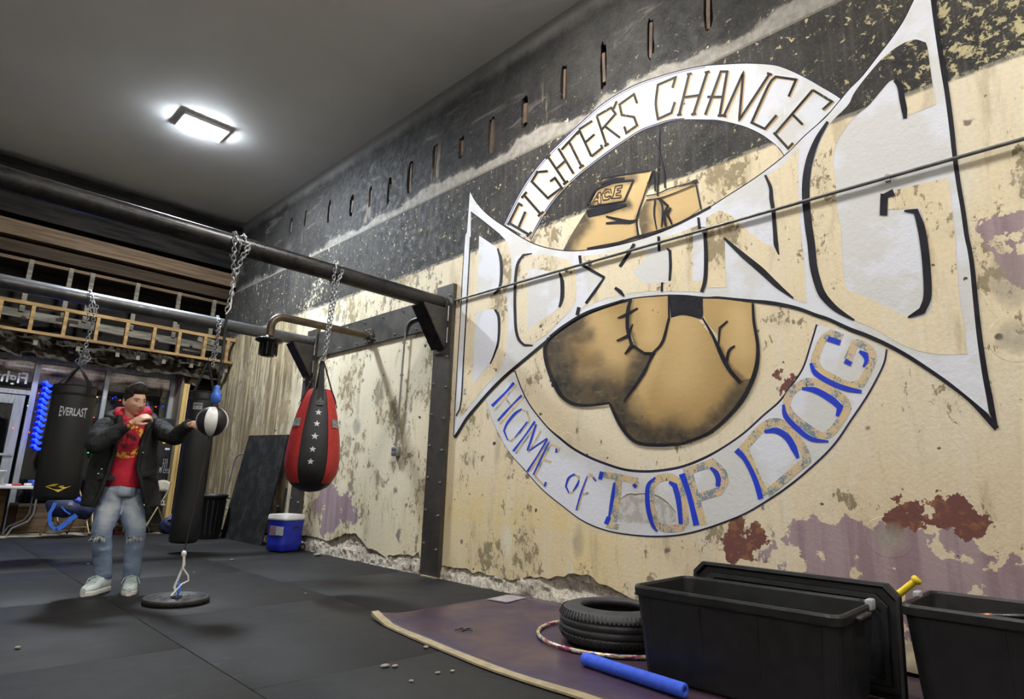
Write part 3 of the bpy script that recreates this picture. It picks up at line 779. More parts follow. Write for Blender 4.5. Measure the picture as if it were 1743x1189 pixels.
name_letter(T('B', (1115, 505), (1100, 420), (1085, 320), (1075, 240), (1065, 207), (1010, 193), (940, 220), (860, 280), (780, 370), (720, 450), (690, 508), (610, 590), (575, 650), (545, 720), (520, 800), (510, 880), (505, 960), (515, 1080)) +
            T('C', (530, 113), (540, 200), (550, 280), (580, 350), (640, 410), (720, 465), (800, 500), (880, 545), (960, 590), (1050, 620), (1150, 632), (1265, 632), (1250, 500), (1225, 350), (1215, 200), (1205, 50)) +
            T('B', (1200, 1080), (1185, 950), (1170, 855), (1050, 885), (920, 918), (880, 950), (880, 1010), (970, 1008), (1030, 1002), (1050, 1040), (1060, 1120)) +
            T('C', (1078, 110), (1090, 250), (1095, 400), (1068, 442), (1010, 460), (960, 444), (880, 402), (760, 350), (700, 330), (675, 280), (662, 150), (655, 20)) +
            T('B', (645, 1050), (632, 900), (620, 760), (640, 680), (700, 590), (740, 550), (790, 510), (850, 440), (890, 395), (920, 385), (942, 410), (948, 480), (965, 565)),
            [], [([6, 9, 10, 10, 6], T('B', (915, 388), (940, 420), (952, 480), (962, 530), (966, 574))), ([5, 9, 12, 13, 13, 13, 13, 13, 13, 13, 11, 8, 3], T('B', (594, 588), (545, 670), (510, 760), (492, 850), (488, 950), (500, 1080)) + T('C', (514, 100), (524, 200), (540, 270), (566, 340), (612, 395), (660, 432), (722, 468))),
             (13, T('B', (866, 935), (862, 1040))), ([8, 12], T('B', (858, 950), (912, 928))), ([3, 9, 13, 14, 14, 14, 12, 3], T('B', (962, 1018), (1018, 1020), (1040, 1085)) + T('C', (1056, 90), (1070, 220), (1074, 350), (1050, 420), (980, 454)))])

# --- lower banner
low_out = T('D', (200, 830)) + T('E', (244, 218), (290, 320), (350, 420), (430, 510), (530, 620), (640, 710), (750, 790), (870, 840), (1000, 865), (1150, 875), (1290, 865), (1430, 830)) + T('G', (180, 938), (297, 873), (420, 790), (540, 690), (650, 580), (740, 450), (820, 330), (880, 220), (905, 160), (915, 100))
low_in = T('G', (720, 15), (570, -20), (540, 80), (500, 200), (440, 290), (380, 370), (300, 440), (200, 530), (100, 600)) + T('E', (1420, 456), (1300, 503), (1180, 525), (1080, 530), (980, 520), (880, 490), (780, 450), (690, 400), (620, 345), (560, 290), (500, 220), (450, 150), (410, 70)) + T('D', (345, 690))
lb = fill('lower_banner', low_out + low_in, P_WHITE, mural, 2)
strokes('banner_outline', [([2.5]*4 + [4]*6 + [4.5]*(len(low_out)-10), [(x+1, y+.5) for x, y in low_out]), ([5]*8 + [7]*9 + [4]*(len(low_in)-18), [(x-.5, y-1) for x, y in low_in[1:]])], 4, P_NAVY, mural, 1)
P_CHIP = paint_material('mural_chipped_plaster', (.66, .645, .615), (.50, .475, .43), 14, .42, .58, (.36, .33, .29), .60)
fill('chipped_patch', T('E', (885, 800), (905, 722), (950, 680), (1000, 650), (1060, 648), (1150, 655), (1210, 690), (1262, 745), (1262, 795), (1200, 818), (1100, 806), (1000, 806)), P_CHIP, lb, 2.5)
strokes('chip_edge', [([1, 2, 2.5, 2, 2.5, 2, 1], T('E', (945, 684), (1000, 648), (1040, 650), (1080, 645), (1150, 654), (1210, 690), (1262, 748)))], 2, pm('chip_shadow', (.16, .14, .11), (.25, .22, .18), 30, .9), lb, 2.7)
def low_letter(cream=(), blue=(), fleck_w=10, mat=None):
    def bold(L, k_): return [(([v*k_ for v in w] if hasattr(w, '__len__') else w*k_), l) for w, l in L]
    small = bool(cream) and not hasattr(cream[0][0], '__len__') and cream[0][0] < 4
    cream, blue = bold(cream, 1.18), bold(blue, .78 if small else 1.15)
    if cream: strokes('letter', cream, fleck_w, mat or P_FLECK, lb, 3)
    for k_, l in enumerate(blue): strokes('letter_shade', [l], 6, P_BLUE, lb, 4+.15*k_)
def E_(*p): return T('E', *p)
def G_(*p): return T('G', *p)
low_letter([(3, E_((384, 48), (265, 190))), (3, E_((428, 112), (296, 262))), (3, E_((312, 100), (360, 170)))], [([6, 4, 5, 7], E_((372, 36), (330, 85), (285, 130), (252, 164))), ([5, 3, 5, 4], E_((415, 105), (365, 155), (318, 205), (284, 244)))])
low_letter([(3, E_((408, 182), (446, 196), (458, 242), (415, 300), (358, 356), (335, 348)))], [([3, 6, 5, 4, 3], E_((415, 180), (378, 205), (335, 258), (318, 300), (338, 350))), ([3, 4, 2], E_((446, 250), (412, 295), (378, 335)))])
low_letter([(3, E_((500, 262), (382, 425))), (3, E_((520, 300), (452, 420))), (3, E_((570, 350), (462, 520)))], [([5, 3, 5], E_((488, 248), (430, 330), (368, 412))), ([4, 5, 4], E_((494, 265), (470, 340), (446, 408))), (3, E_((456, 408), (556, 340))), ([4, 3, 5], E_((556, 345), (500, 440), (446, 524)))])
low_letter([(3, E_((575, 372), (488, 548))), (3, E_((575, 372), (622, 395), (612, 418))), (3, E_((530, 455), (578, 472))), (3, E_((488, 548), (545, 606), (552, 582)))], [([3, 4, 3], E_((566, 362), (520, 455), (478, 542))), (4, E_((606, 396), (604, 420))), (4, E_((548, 580), (540, 605)))])
low_letter([(3, E_((700, 540), (730, 552), (724, 592), (694, 640), (668, 640)))], [([3, 5, 4, 3], E_((706, 536), (672, 560), (658, 605), (674, 638))), ([2, 5, 2], E_((730, 570), (718, 600), (696, 632)))])
low_letter([(3.5, E_((826, 572), (792, 538), (768, 572), (742, 660), (722, 736))), (3, E_((738, 652), (782, 640)))], [([2, 4, 3], E_((776, 548), (742, 640), (714, 736))), (3, E_((806, 556), (824, 576)))])
low_letter([(9, E_((862, 540), (940, 552), (1052, 575))), (9, E_((1046, 575), (1036, 606))), ([11, 12, 12], E_((948, 562), (935, 680), (915, 800))), (8, E_((880, 815), (948, 828)))], [(6, E_((856, 524), (846, 566))), ([3, 6, 5, 3], E_((924, 585), (915, 660), (905, 720), (895, 778))), (7, E_((896, 772), (878, 812))), (5, E_((1030, 592), (1044, 610)))])
low_letter([(11, E_((1210, 552), (1165, 562), (1130, 600), (1122, 680), (1138, 770), (1160, 822), (1220, 836), (1290, 832), (1314, 800), (1304, 700), (1280, 600), (1250, 560), (1210, 552)))], [([4, 8, 8, 6], E_((1225, 580), (1256, 600), (1278, 690), (1290, 812))), ([3, 6, 7, 7, 5, 2], E_((1150, 556), (1110, 600), (1106, 690), (1120, 770), (1140, 828), (1162, 852)))])
low_letter([([12, 12, 12, 10], E_((1330, 522), (1352, 600), (1385, 720), (1415, 815))), ([11, 12, 12, 12], E_((1305, 528), (1390, 498), (1462, 476), (1515, 525), (1532, 575), (1500, 630), (1378, 668)))], [([9, 8, 8, 9], E_((1294, 536), (1325, 620), (1352, 720), (1375, 818))), ([4, 8, 8, 6], E_((1452, 502), (1482, 530), (1496, 570), (1490, 606)))])
low_letter([(12, G_((200, 605), (240, 700), (275, 775), (310, 835))), (12, G_((190, 612), (245, 545), (300, 490), (350, 470), (405, 485), (460, 540), (505, 620), (515, 665), (470, 700), (400, 760), (315, 832)))], [([9, 7, 8, 8], G_((160, 610), (205, 660), (255, 760), (284, 858))), ([4, 9, 10, 10, 5], G_((302, 520), (360, 512), (415, 545), (450, 600), (472, 652)))])
low_letter([(11.5, G_((510, 268), (455, 300), (420, 350), (412, 395), (450, 445), (520, 500), (590, 545), (640, 520), (690, 455), (722, 400), (700, 350), (620, 300), (550, 268), (510, 268)))], [([4, 9, 10, 9, 5], G_((492, 300), (560, 310), (640, 355), (685, 395), (670, 440))), ([4, 8, 8, 7, 3], G_((398, 382), (410, 440), (470, 505), (540, 555), (626, 568)))])
low_letter([(11.5, G_((695, 45), (640, 22), (600, 50), (570, 110), (555, 165), (590, 215), (660, 255), (730, 285), (790, 275), (820, 220), (848, 150), (835, 105), (790, 75), (758, 72), (738, 120), (722, 158)))], [([8, 8], G_((622, 48), (686, 70))), ([4, 8, 8, 8, 5], G_((536, 172), (560, 222), (640, 272), (720, 302), (794, 316))), (7, G_((708, 160), (742, 178))), ([4, 9, 6, 3], G_((782, 112), (812, 130), (818, 160), (802, 192)))])

# --- painted gloves: airbrushed ochre with black shading
def inside(p, poly):
    x, y = p; c = False; j = len(poly)-1
    for i in range(len(poly)):
        xi, yi = poly[i][0], poly[i][1]; xj, yj = poly[j][0], poly[j][1]
        if (yi > y) != (yj > y) and x < (xj-xi)*(y-yi)/(yj-yi)+xi: c = not c
        j = i
    return c
def seg_d(p, a, b):
    ax, ay = a; bx, by = b; dx, dy = bx-ax, by-ay; L = dx*dx+dy*dy or 1
    t = max(0, min(1, ((p[0]-ax)*dx+(p[1]-ay)*dy)/L)); return math.hypot(p[0]-ax-t*dx, p[1]-ay-t*dy)
def glove_material():
    m = Mat('mural_ochre'); X, Y, Z = m.pos(); P = m.vec(0.0, Y, Z)
    a = m.attr('paint'); f = m.noise(P, 34.0, 6.0, .7); g = m.noise(P, 5.0, 6.0, .6); br = m.noise(m.vec(0.0, Y*5.0, Z*14.0), 1.6, 6.0, .6)
    c = m.mix(g.sm(.35, .65)*.35, a, m.mix(.5, a, (.50, .33, .13)))
    c = m.mix(br.sm(.55, .75)*.25, c, (.62, .43, .19))
    vo = m.voro(P, 4.2); c = m.mix(vo.sm(.07, .04)*g.sm(.45, .5), c, (.12, .085, .05))
    m.set('Base Color', c); m.set('Roughness', .62); m.bump(f*.3 + br*.35 + g, .3, .012); return m.m
P_GLOVE = glove_material()
def glove(name, shape, darks, lights, layer, base=(.52, .335, .13), step=2.6):
    """shape in px; darks: (radius, strength, polyline); lights: same"""
    poly = [tuple(p) for p in smooth_path(shape, True, 4)]
    x0, x1 = min(p[0] for p in poly), max(p[0] for p in poly); y0, y1 = min(p[1] for p in poly), max(p[1] for p in poly)
    pin = []
    for j in range(int((y1-y0)/step)+2):
        for i in range(int((x1-x0)/step)+2):
            p = (x0+(i+.5*(j % 2))*step, y0+j*step)
            if inside(p, poly) and min(math.hypot(p[0]-q[0], p[1]-q[1]) for q in poly) > step*.6: pin.append(p)
    allp = [Vector(p) for p in poly] + [Vector(p) for p in pin]; nb = len(poly)
    vo_, eo_, fo_, *_ = geometry.delaunay_2d_cdt(allp, [(i, (i+1) % nb) for i in range(nb)], [list(range(nb))], 1, 1e-4)
    b = MB(); cols = []
    for p in vo_:
        b.v.append(wp(p, layer)); d_ = 0; l_ = 0
        w = 9*mnoise.noise(Vector((p[0]*.03, p[1]*.03, 2))) + 4*mnoise.noise(Vector((p[0]*.11, p[1]*.11, 7)))
        for rad, st, pl in darks:
            dd = min(seg_d(p, pl[k_], pl[k_+1]) for k_ in range(len(pl)-1)) + w*min(1, rad/30)
            t = max(0, min(1, 1.25*(1-dd/rad))); d_ = max(d_, st*t*t*(3-2*t))
        for rad, st, pl in lights:
            dd = min(seg_d(p, pl[k_], pl[k_+1]) for k_ in range(len(pl)-1)) + w*.6
            t = max(0, min(1, 1-dd/rad)); l_ = max(l_, st*t*t*(3-2*t))
        c = [base[k_]*(1-l_) + (.66, .455, .20)[k_]*l_ for k_ in range(3)]
        cols.append(tuple(c[k_]*(1-d_) + (.016, .013, .010)[k_]*d_ for k_ in range(3)))
    for f in fo_:
        f = list(f); n = (b.v[f[1]]-b.v[f[0]]).cross(b.v[f[2]]-b.v[f[0]])
        b.f.append(f[::-1] if n.x > 0 else f); b.sm.append(False)
    b.col = cols
    return b.build(name, P_GLOVE, mural, fix=False)
def A_(*p): return T('A', *p)
def D_(*p): return T('D', *p)
GL = (.56, .375, .155)
# upper halves with laces (behind the name panel)
glove('glove_cuff', A_((560, 1042), (600, 965), (650, 885), (690, 822), (740, 720), (760, 690), (990, 655), (970, 740), (930, 860), (915, 900), (938, 985), (820, 1015), (700, 1038), (620, 1046)),
      [(30, .95, A_((560, 1040), (610, 950), (650, 890))), (16, .9, A_((680, 850), (760, 838), (830, 826), (870, 815))), (14, .8, A_((720, 735), (800, 705), (900, 690))), (10, .8, A_((930, 880), (935, 975)))],
      [(60, 1, A_((700, 990), (780, 930), (850, 900))), (45, 1, A_((880, 800), (950, 700)))], 2, GL)
glove('glove_cuff', A_((930, 880), (960, 795), (1030, 765), (1100, 740), (1195, 703), (1226, 832), (1150, 888), (1050, 940), (944, 976)),
      [(22, .85, A_((945, 830), (940, 960))), (12, .5, A_((1030, 800), (1050, 900)))], [(50, 1, A_((1080, 820), (1180, 800)))], 2, GL)
# lower halves
glove('glove_fist', D_((525, 515), (600, 455), (680, 405), (780, 365), (860, 338), (925, 320), (918, 480), (940, 560), (1000, 592), (1048, 602), (1030, 640), (980, 730), (900, 845), (820, 850), (720, 860), (640, 852), (580, 812), (540, 740), (510, 660), (497, 590), (505, 545)),
      [(88, 1, D_((490, 560), (512, 660), (550, 780), (620, 850), (740, 856), (830, 850))), (46, .97, D_((1030, 620), (980, 730), (900, 820), (820, 850))), (40, .85, D_((530, 520), (640, 440))), (22, .7, D_((560, 580), (640, 520), (720, 500))), (24, .5, D_((600, 700), (760, 640)))],
      [(50, .75, D_((760, 430), (840, 560), (860, 640))), (30, .6, D_((700, 720), (820, 700)))], 2, (.40, .25, .085))
glove('glove_fist', D_((1050, 600), (1082, 550), (1116, 480), (1136, 420), (1200, 406), (1270, 425), (1310, 470), (1360, 530), (1380, 610), (1430, 690), (1480, 742), (1562, 720), (1525, 810), (1450, 905), (1360, 985), (1250, 1042), (1120, 1062), (1000, 1052), (935, 1030), (880, 960), (840, 890), (825, 845), (900, 840), (980, 740), (1030, 640)),
      [(62, 1, D_((835, 860), (880, 960), (940, 1030), (1040, 1055), (1160, 1050))), (40, .9, D_((1160, 1055), (1300, 1010), (1420, 920), (1520, 800))), (26, .8, D_((1500, 770), (1540, 740))), (20, .8, D_((880, 860), (900, 845)))],
      [(80, .8, D_((1180, 450), (1200, 560), (1180, 700))), (40, .8, D_((930, 850), (1020, 680), (1060, 610)))], 3, (.42, .265, .09))
glove('glove_thumb', D_((930, 325), (1010, 316), (1122, 308), (1127, 400), (1112, 490), (1082, 550), (1046, 597), (1000, 592), (960, 567), (940, 520), (927, 450), (922, 380)), [(9, .7, D_((930, 330), (925, 450), (950, 560)))], [(30, .9, D_((1030, 360), (1030, 520)))], 4, (.50, .325, .12))
glove('glove_thumb', D_((1298, 322), (1400, 325), (1552, 345), (1558, 430), (1578, 560), (1572, 650), (1548, 722), (1490, 738), (1440, 682), (1400, 622), (1380, 582), (1370, 500), (1320, 442), (1298, 380)), [(10, .7, D_((1380, 580), (1440, 680), (1500, 735)))], [(40, .9, D_((1480, 420), (1500, 560)))], 4, (.50, .325, .12))
fill('glove_gap', D_((1126, 306), (1299, 318), (1299, 400), (1290, 424), (1200, 404), (1138, 418)), P_INK, mural, 4)
strokes('glove_line', [([4, 6, 6, 5, 4], D_((935, 322), (920, 380), (918, 470), (938, 555), (1000, 595))), ([3, 5, 4], D_((1000, 595), (1050, 600), (1020, 655))), ([4, 5, 4], D_((1046, 598), (1095, 540), (1128, 420))), (3, D_((1128, 420), (1126, 308))),
                       ([2, 5, 3], D_((868, 420), (915, 400), (970, 370))), ([3, 5, 2], D_((864, 535), (920, 510), (945, 450))), ([3, 6, 2], D_((905, 602), (935, 565), (945, 540))),
                       ([3, 5, 8, 7, 6], D_((1298, 420), (1350, 510), (1400, 620), (1440, 690), (1490, 745))), ([3, 4, 3], D_((1425, 435), (1385, 470), (1378, 560))), ([3, 5, 5], D_((1462, 560), (1432, 585), (1420, 640))),
                       ([4, 5, 6, 8, 8, 6, 5, 4], D_((1552, 345), (1558, 440), (1578, 570), (1565, 690), (1510, 815), (1430, 915), (1330, 1000), (1210, 1050))), ([4, 6, 6, 6, 4], D_((1210, 1052), (1080, 1062), (960, 1045), (885, 965), (828, 850))),
                       ([4, 4, 4, 3], D_((525, 515), (600, 457), (720, 388), (900, 328))), ([4, 5, 6, 6, 5, 4], D_((520, 518), (500, 560), (500, 610), (514, 670), (545, 748), (585, 815), (645, 853), (720, 861), (830, 850))), ([3, 6, 5, 3], D_((1040, 612), (1005, 690), (950, 775), (900, 842)))], 4, P_INK, mural, 6)
def K_(*p): return T('K', *p)
strokes('glove_line', [(4.5, K_((0, 915), (150, 885), (330, 850), (480, 800), (720, 735), (900, 670), (1060, 590), (1250, 490))), ([2, 3, 3], K_((660, 130), (600, 300), (560, 420), (520, 540), (500, 640), (520, 790))),
                       ([3, 6, 6, 3], K_((190, 585), (320, 620), (440, 640), (500, 620))), ([3, 5, 4], K_((190, 655), (320, 645), (440, 650))), ([12, 14, 10, 4], K_((0, 560), (150, 520), (280, 490), (400, 465))),
                       ([2, 2.5, 2], K_((140, 205), (350, 165), (640, 125))), (3, K_((0, 470), (80, 330), (180, 270), (300, 235), (470, 218))), (3, K_((470, 215), (430, 310), (375, 430))), (2, K_((375, 430), (200, 460), (20, 492))), ([4, 6, 3], K_((130, 260), (250, 215), (380, 200))),
                       ([2, 3, 3, 3], K_((730, -300), (725, 0), (715, 200), (715, 380))), ([2, 3, 3], K_((690, -200), (770, 100), (790, 300))), ([2, 3], K_((672, 120), (690, 330))),
                       (2, K_((600, 380), (720, 355), (850, 300), (1080, 240))), (2, K_((600, 420), (740, 400), (900, 345), (1090, 265))), (2.5, K_((1100, 250), (1130, 400), (1155, 520))), ([4, 6], K_((1060, 240), (1120, 225))),
                       ([3, 3, 2], K_((690, 420), (680, 560), (705, 720))), ([3, 3, 2], K_((725, 400), (765, 500), (755, 700))), ([4, 5, 4], K_((740, 410), (820, 480), (780, 580), (800, 690))), ([3, 5, 4, 3], K_((850, 500), (810, 560), (850, 640), (860, 670)))], 3, P_INK, mural, 5)
# cuff patch lettering
strokes('letter', [K_((30, 478), (115, 345), (140, 340), (140, 460), (112, 462), (106, 425), (78, 432), (60, 474), (30, 478)), K_((98, 400), (112, 372), (114, 398), (98, 400)),
                   K_((245, 350), (240, 310), (190, 310), (150, 360), (160, 420), (210, 415), (245, 385), (228, 375), (200, 392), (180, 385), (178, 355), (200, 335), (222, 335), (225, 352)),
                   K_((285, 280), (355, 268), (350, 298), (308, 305), (304, 325), (340, 322), (334, 345), (296, 350), (290, 375), (345, 370), (340, 395), (245, 405), (262, 385), (285, 280))], 1.3, P_INK, mural, 5)
# ------------------------------------------------------------------ lamps
M_LED = pm('led_diffuser', (1, 1, 1), (1, 1, 1), 1, .4, emit=((.82, .91, 1.0), LAMP_POWER*2.6))
M_LEDW = pm('led_diffuser_warm', (1, 1, 1), (1, 1, 1), 1, .4, emit=((1.0, .985, .955), LAMP_POWER))
M_LAMPBODY = pm('white_lamp_housing', (.8, .8, .8), (.7, .7, .7), 5, .5)
for i, (lx, ly) in enumerate(LAMP_SPOTS):
    L = thing('ceiling_lamp', ['bright square-edged LED lamp on the grey ceiling above the punch bags', 'LED ceiling lamp over the mural', 'LED ceiling lamp near the back wall, mural side', 'LED ceiling lamp on the far side of the hall', 'LED ceiling lamp on the far side near the back'][i], 'lamp', (lx, ly, CEIL), 'ceiling lamps')
    MB().rbox((lx, ly, CEIL-.03), (.612, .422, .055), .006).build('housing', M_LAMPBODY, L)
    MB().rbox((lx, ly, CEIL-.056), (.590, .400, .020), .006, None, 3).build('diffuser', M_LED if i == 0 else M_LEDW, L)

# ------------------------------------------------------------------ steel
def steel_material(name, c1, c2, rough=.42, metal=.7):
    m = Mat(name); X, Y, Z = m.pos(); P = m.vec(X, Y, Z)
    a = m.noise(P, 5.0, 7.0, .65); b = m.noise(P, 40.0, 5.0, .6); s_ = m.noise(m.vec(X*.8, Y*6.0, Z*6.0), 3.0, 6.0, .6)
    c = m.mix(a.sm(.35, .65), c1, c2); c = m.mix(b.sm(.58, .7)*.4, c, (.13, .10, .075))
    c = m.mix(s_.sm(.6, .75)*.35, c, (.20, .19, .18))
    m.set('Base Color', c); m.set('Metallic', metal); m.set('Roughness', (a*.5+b*.5).sm(.3, .7, rough-.12, rough+.14)); m.bump(b, .15, .004); return m.m
M_STEEL = steel_material('black_steel_pipe', (.030, .029, .030), (.055, .052, .049), .36, .75)
M_STEELB = steel_material('bare_steel_pipe', (.17, .17, .175), (.11, .11, .115), .38, .85)
M_PLATE = steel_material('dark_steel_plate', (.060, .056, .052), (.095, .085, .072), .5, .5)
M_PLATEB = steel_material('brown_steel_post', (.075, .062, .048), (.050, .045, .040), .55, .35)
M_ZINC = pm('zinc', (.62, .63, .65), (.45, .46, .48), 25, .3, .9)
M_CHAIN = pm('galvanised_chain', (.48, .49, .51), (.30, .31, .32), 30, .35, .9)
def hexbolt(): return MB().cyl((-.012, 0, 0), (0, 0, 0), .010, n=6).cyl((-.030, 0, 0), (-.012, 0, 0), .005, n=6).cyl((-.003, 0, 0), (.003, 0, 0), .014, n=10).data('bolt')
BOLT = hexbolt()
Y1, Z1, R1 = 5.38, 2.945, .085
Y2, Z2, R2 = 8.47, 2.93, .080
def beam(name, label, Y, Z, r, x0, mat):
    t = thing(name, label, 'pipe', (WALL-.1, Y, Z))
    MB().cyl((x0, Y, Z), (WALL-.05, Y, Z), r, n=32).build('pipe', mat, t)
    MB().cyl((WALL-.075, Y, Z), (WALL-.05, Y, Z), r*1.12, n=32).build('end_weld', M_PLATE, t)
    g = MB(); a = WALL-.05
    g.prism([(a-.33, Y-.09, Z-r*.75), (a, Y-.09, Z-r*.75), (a, Y-.09, Z-r-.42), (a-.03, Y-.09, Z-r-.42)], (0, .18, 0))
    g.build('gusset', M_PLATE, t)
    g = MB()
    d0, d1 = Vector((a-.34, Y, Z-r*.85)), Vector((a-.03, Y, Z-r-.44)); g.bar(d0, d1, .22, .014, (0, 1, 0)) if False else g.prism([(d0.x, Y-.11, d0.z), (d1.x, Y-.11, d1.z), (d1.x, Y+.11, d1.z), (d0.x, Y+.11, d0.z)], (-.012, 0, -.010))
    g.build('gusset_flange', M_STEEL, t)
    for yy in (-.13, .13):
        MB().cyl((a-.02, Y+yy, Z-.30), (a-.02, Y+yy, Z-.47), .007, n=8).build('anchor_stud', M_ZINC, t)
        MB().cyl((a-.02, Y+yy, Z-.05), (a-.02, Y+yy, Z-.22), .007, n=8).build('anchor_stud', M_ZINC, t)
    return t
beam('pipe_beam', 'thick black steel pipe beam running from the tall bolted post', Y1, Z1, R1, -4.3, M_STEEL)
beam('pipe_beam', 'farther grey steel pipe beam carrying the two black heavy bags', Y2, Z2, R2, -4.3, M_STEELB)
def post(Y, z1, label):
    t = thing('wall_post', label, 'post', (WALL, Y, 0))
    MB().box((WALL-.030, Y, z1/2+.005), (.05, .30, z1-.01)).build('plate', M_PLATEB, t)
    zs = [.28 + .34*i for i in range(9)]
    copies('bolt', BOLT, M_ZINC, t, [(WALL-.056, Y+s_*.11, z+(.05 if s_ > 0 else 0)) for z in zs if z < z1-.2 for s_ in (-1, 1) if not (2.35 < z < 3.0)] + [(WALL-.056, Y-.09, z1-.13), (WALL-.056, Y+.09, z1-.13)])
    MB().box((WALL-.035, Y-.02, .006), (.09, .26, .012)).build('base_plate', M_ZINC if False else M_CONC, t)
    return t
post(5.35, 3.16, 'dark steel post bolted upright to the plaster between mural and red bag')
post(Y2+.02, 3.12, 'dark steel post behind the blue cooler')
led = thing('wall_ledger', 'horizontal dark steel plate bolted along the wall between the two posts', 'plate', (WALL, 7.0, 2.70))
MB().box((WALL-.018, 6.92, 2.875), (.028, 2.80, .37)).build('plate', M_PLATE, led)
copies('bolt', BOLT, M_ZINC, led, [(WALL-.034, 5.75+.44*i, 3.01) for i in range(7)] + [(WALL-.034, 5.9+.44*i, 2.74) for i in range(6)])
# bent pipe with hub
bp = thing('bent_pipe', 'short rusty pipe bent down to a black hub, flanged to the wall plate', 'pipe', (WALL-.03, 6.93, 2.8))
pts = [(WALL-.03, 6.93, 2.80), (3.03, 6.93, 2.80)] + [(3.03-.14*sin(a), 6.93, 2.80-.14*(1-cos(a))) for a in [pi/2*k_/6 for k_ in range(1, 7)]] + [(2.89, 6.93, 2.50)]
M_RUST = steel_material('rusty_pipe', (.085, .065, .045), (.16, .12, .07), .45, .55)
MB().tube(pts, .047, 16).build('pipe', M_RUST, bp)
MB().cyl((WALL-.055, 6.93, 2.80), (WALL-.032, 6.93, 2.80), .115, n=20).build('flange', M_PLATEB, bp)
copies('bolt', BOLT, M_ZINC, bp, [(WALL-.056, 6.93+.09*cos(a), 2.80+.09*sin(a)) for a in [2*pi*i/6 for i in range(6)]])
MB().lathe([(.0, .05), (.05, .05), (.06, .02), (.15, .01), (.155, -.012), (.115, -.03), (.10, -.04), (.072, -.19), (.0, -.19)], 20, (2.89, 6.93, 2.50)).build('hub', M_STEEL, bp)
copies('rib', MB().box((0, 0, 0), (.012, .008, .14)).data('rib'), M_STEEL, bp, [(2.89+.098*cos(a), 6.93+.098*sin(a), 2.39) for a in [2*pi*i/12 for i in range(12)]], [(0, 0, 2*pi*i/12) for i in range(12)])
# electrical conduit and outlet
M_EMT = pm('galvanised_conduit', (.42, .42, .41), (.30, .30, .29), 12, .4, .8)
cd = thing('electrical_conduit', 'thin bent metal conduit with a grey outlet box left of the bolted post', 'conduit', (WALL-.04, 6.1, 1.25))
cy = on_x(673, 765, WALL-.045)
pts = [(WALL-.045, cy.y, cy.z), (WALL-.045, cy.y-.02, 2.0), (WALL-.045, cy.y-.03, 2.72)] + [(WALL-.045, cy.y-.03-.14*(1-cos(a)), 2.72+.14*sin(a)) for a in [pi/2*k_/6 for k_ in range(1, 7)]] + [(WALL-.045, 5.52, 2.88)]
MB().tube(pts, .0115, 10).build('pipe', M_EMT, cd)
MB().rbox((WALL-.03, cy.y, cy.z-.02), (.05, .11, .11), .006).build('outlet_box', M_EMT, cd)
MB().rbox((WALL-.06, cy.y, cy.z-.02), (.012, .105, .105), .004).build('cover_plate', pm('outlet_cover', (.33, .34, .34), (.25, .26, .26), 20, .5, .4), cd)
sock = MB().cyl((0, 0, 0), (-.006, 0, 0), .019, n=14).data('socket')
copies('socket', sock, pm('outlet_grey', (.16, .17, .18), (.12, .12, .13), 20, .5), cd, [(WALL-.066, cy.y+a, cy.z-.02+b) for a in (-.026, .026) for b in (-.026, .026)])
copies('strap', MB().box((0, 0, 0), (.02, .05, .02)).data('strap'), M_EMT, cd, [(WALL-.04, cy.y-.01, z) for z in (1.6, 2.2, 2.6)])
# rod across the mural
q0, q1 = on_x(766, 514, WALL-.03), on_x(1743, 235, WALL-.03)
zr = (q0.z+q1.z)/2
rod = thing('wall_conduit', 'long thin steel conduit crossing the mural horizontally', 'conduit', (WALL-.03, 2.0, zr))
MB().cyl((WALL-.03, 5.42, zr), (WALL-.03, -3.0, zr), .0115, n=12).build('pipe', pm('dull_conduit', (.20, .20, .195), (.13, .13, .125), 12, .5, .7), rod)
copies('clamp', MB().box((0, 0, 0), (.03, .03, .045)).cyl((-.02, 0, .02), (.0, 0, .02), .006, n=6).data('clamp'), M_EMT, rod, [(WALL-.018, yy, zr) for yy in (5.15, 3.3, 2.17, .9, -.6)])

# ------------------------------------------------------------------ chains
def chain_mesh(path, L=.046, w=.030, r=.0048):
    """oval links along a polyline, alternately turned"""
    P = [Vector(p) for p in path]; b = MB(); cum = [0]
    for i in range(1, len(P)): cum.append(cum[-1]+(P[i]-P[i-1]).length)
    def at(s_):
        k_ = 0
        while k_ < len(cum)-2 and cum[k_+1] < s_: k_ += 1
        t = (s_-cum[k_])/((cum[k_+1]-cum[k_]) or 1); return P[k_].lerp(P[k_+1], t), (P[k_+1]-P[k_]).normalized()
    pitch = L-2.2*r; n = int(cum[-1]/pitch)
    for i in range(n):
        c, d = at((i+.5)*pitch); x, y = b.frame(d); s_ = x if i % 2 else y
        ring = []
        for k_ in range(12):
            a = 2*pi*k_/12; ca, sa = cos(a), sin(a)
            ring.append(c + d*((L-w)/2*(1 if ca > 0 else -1) + ca*w/2) + s_*sa*w/2)
        b.tube(ring, r, 6, closed=True)
    return b
def loop_round(x, Y, Z, r, dx=.0, n=14, a0=-pi*.5, a1=pi*1.5):
    return [(x+dx*(i/n), Y+(r+.014)*cos(a0+(a1-a0)*i/n), Z+(r+.014)*sin(a0+(a1-a0)*i/n)) for i in range(n+1)]

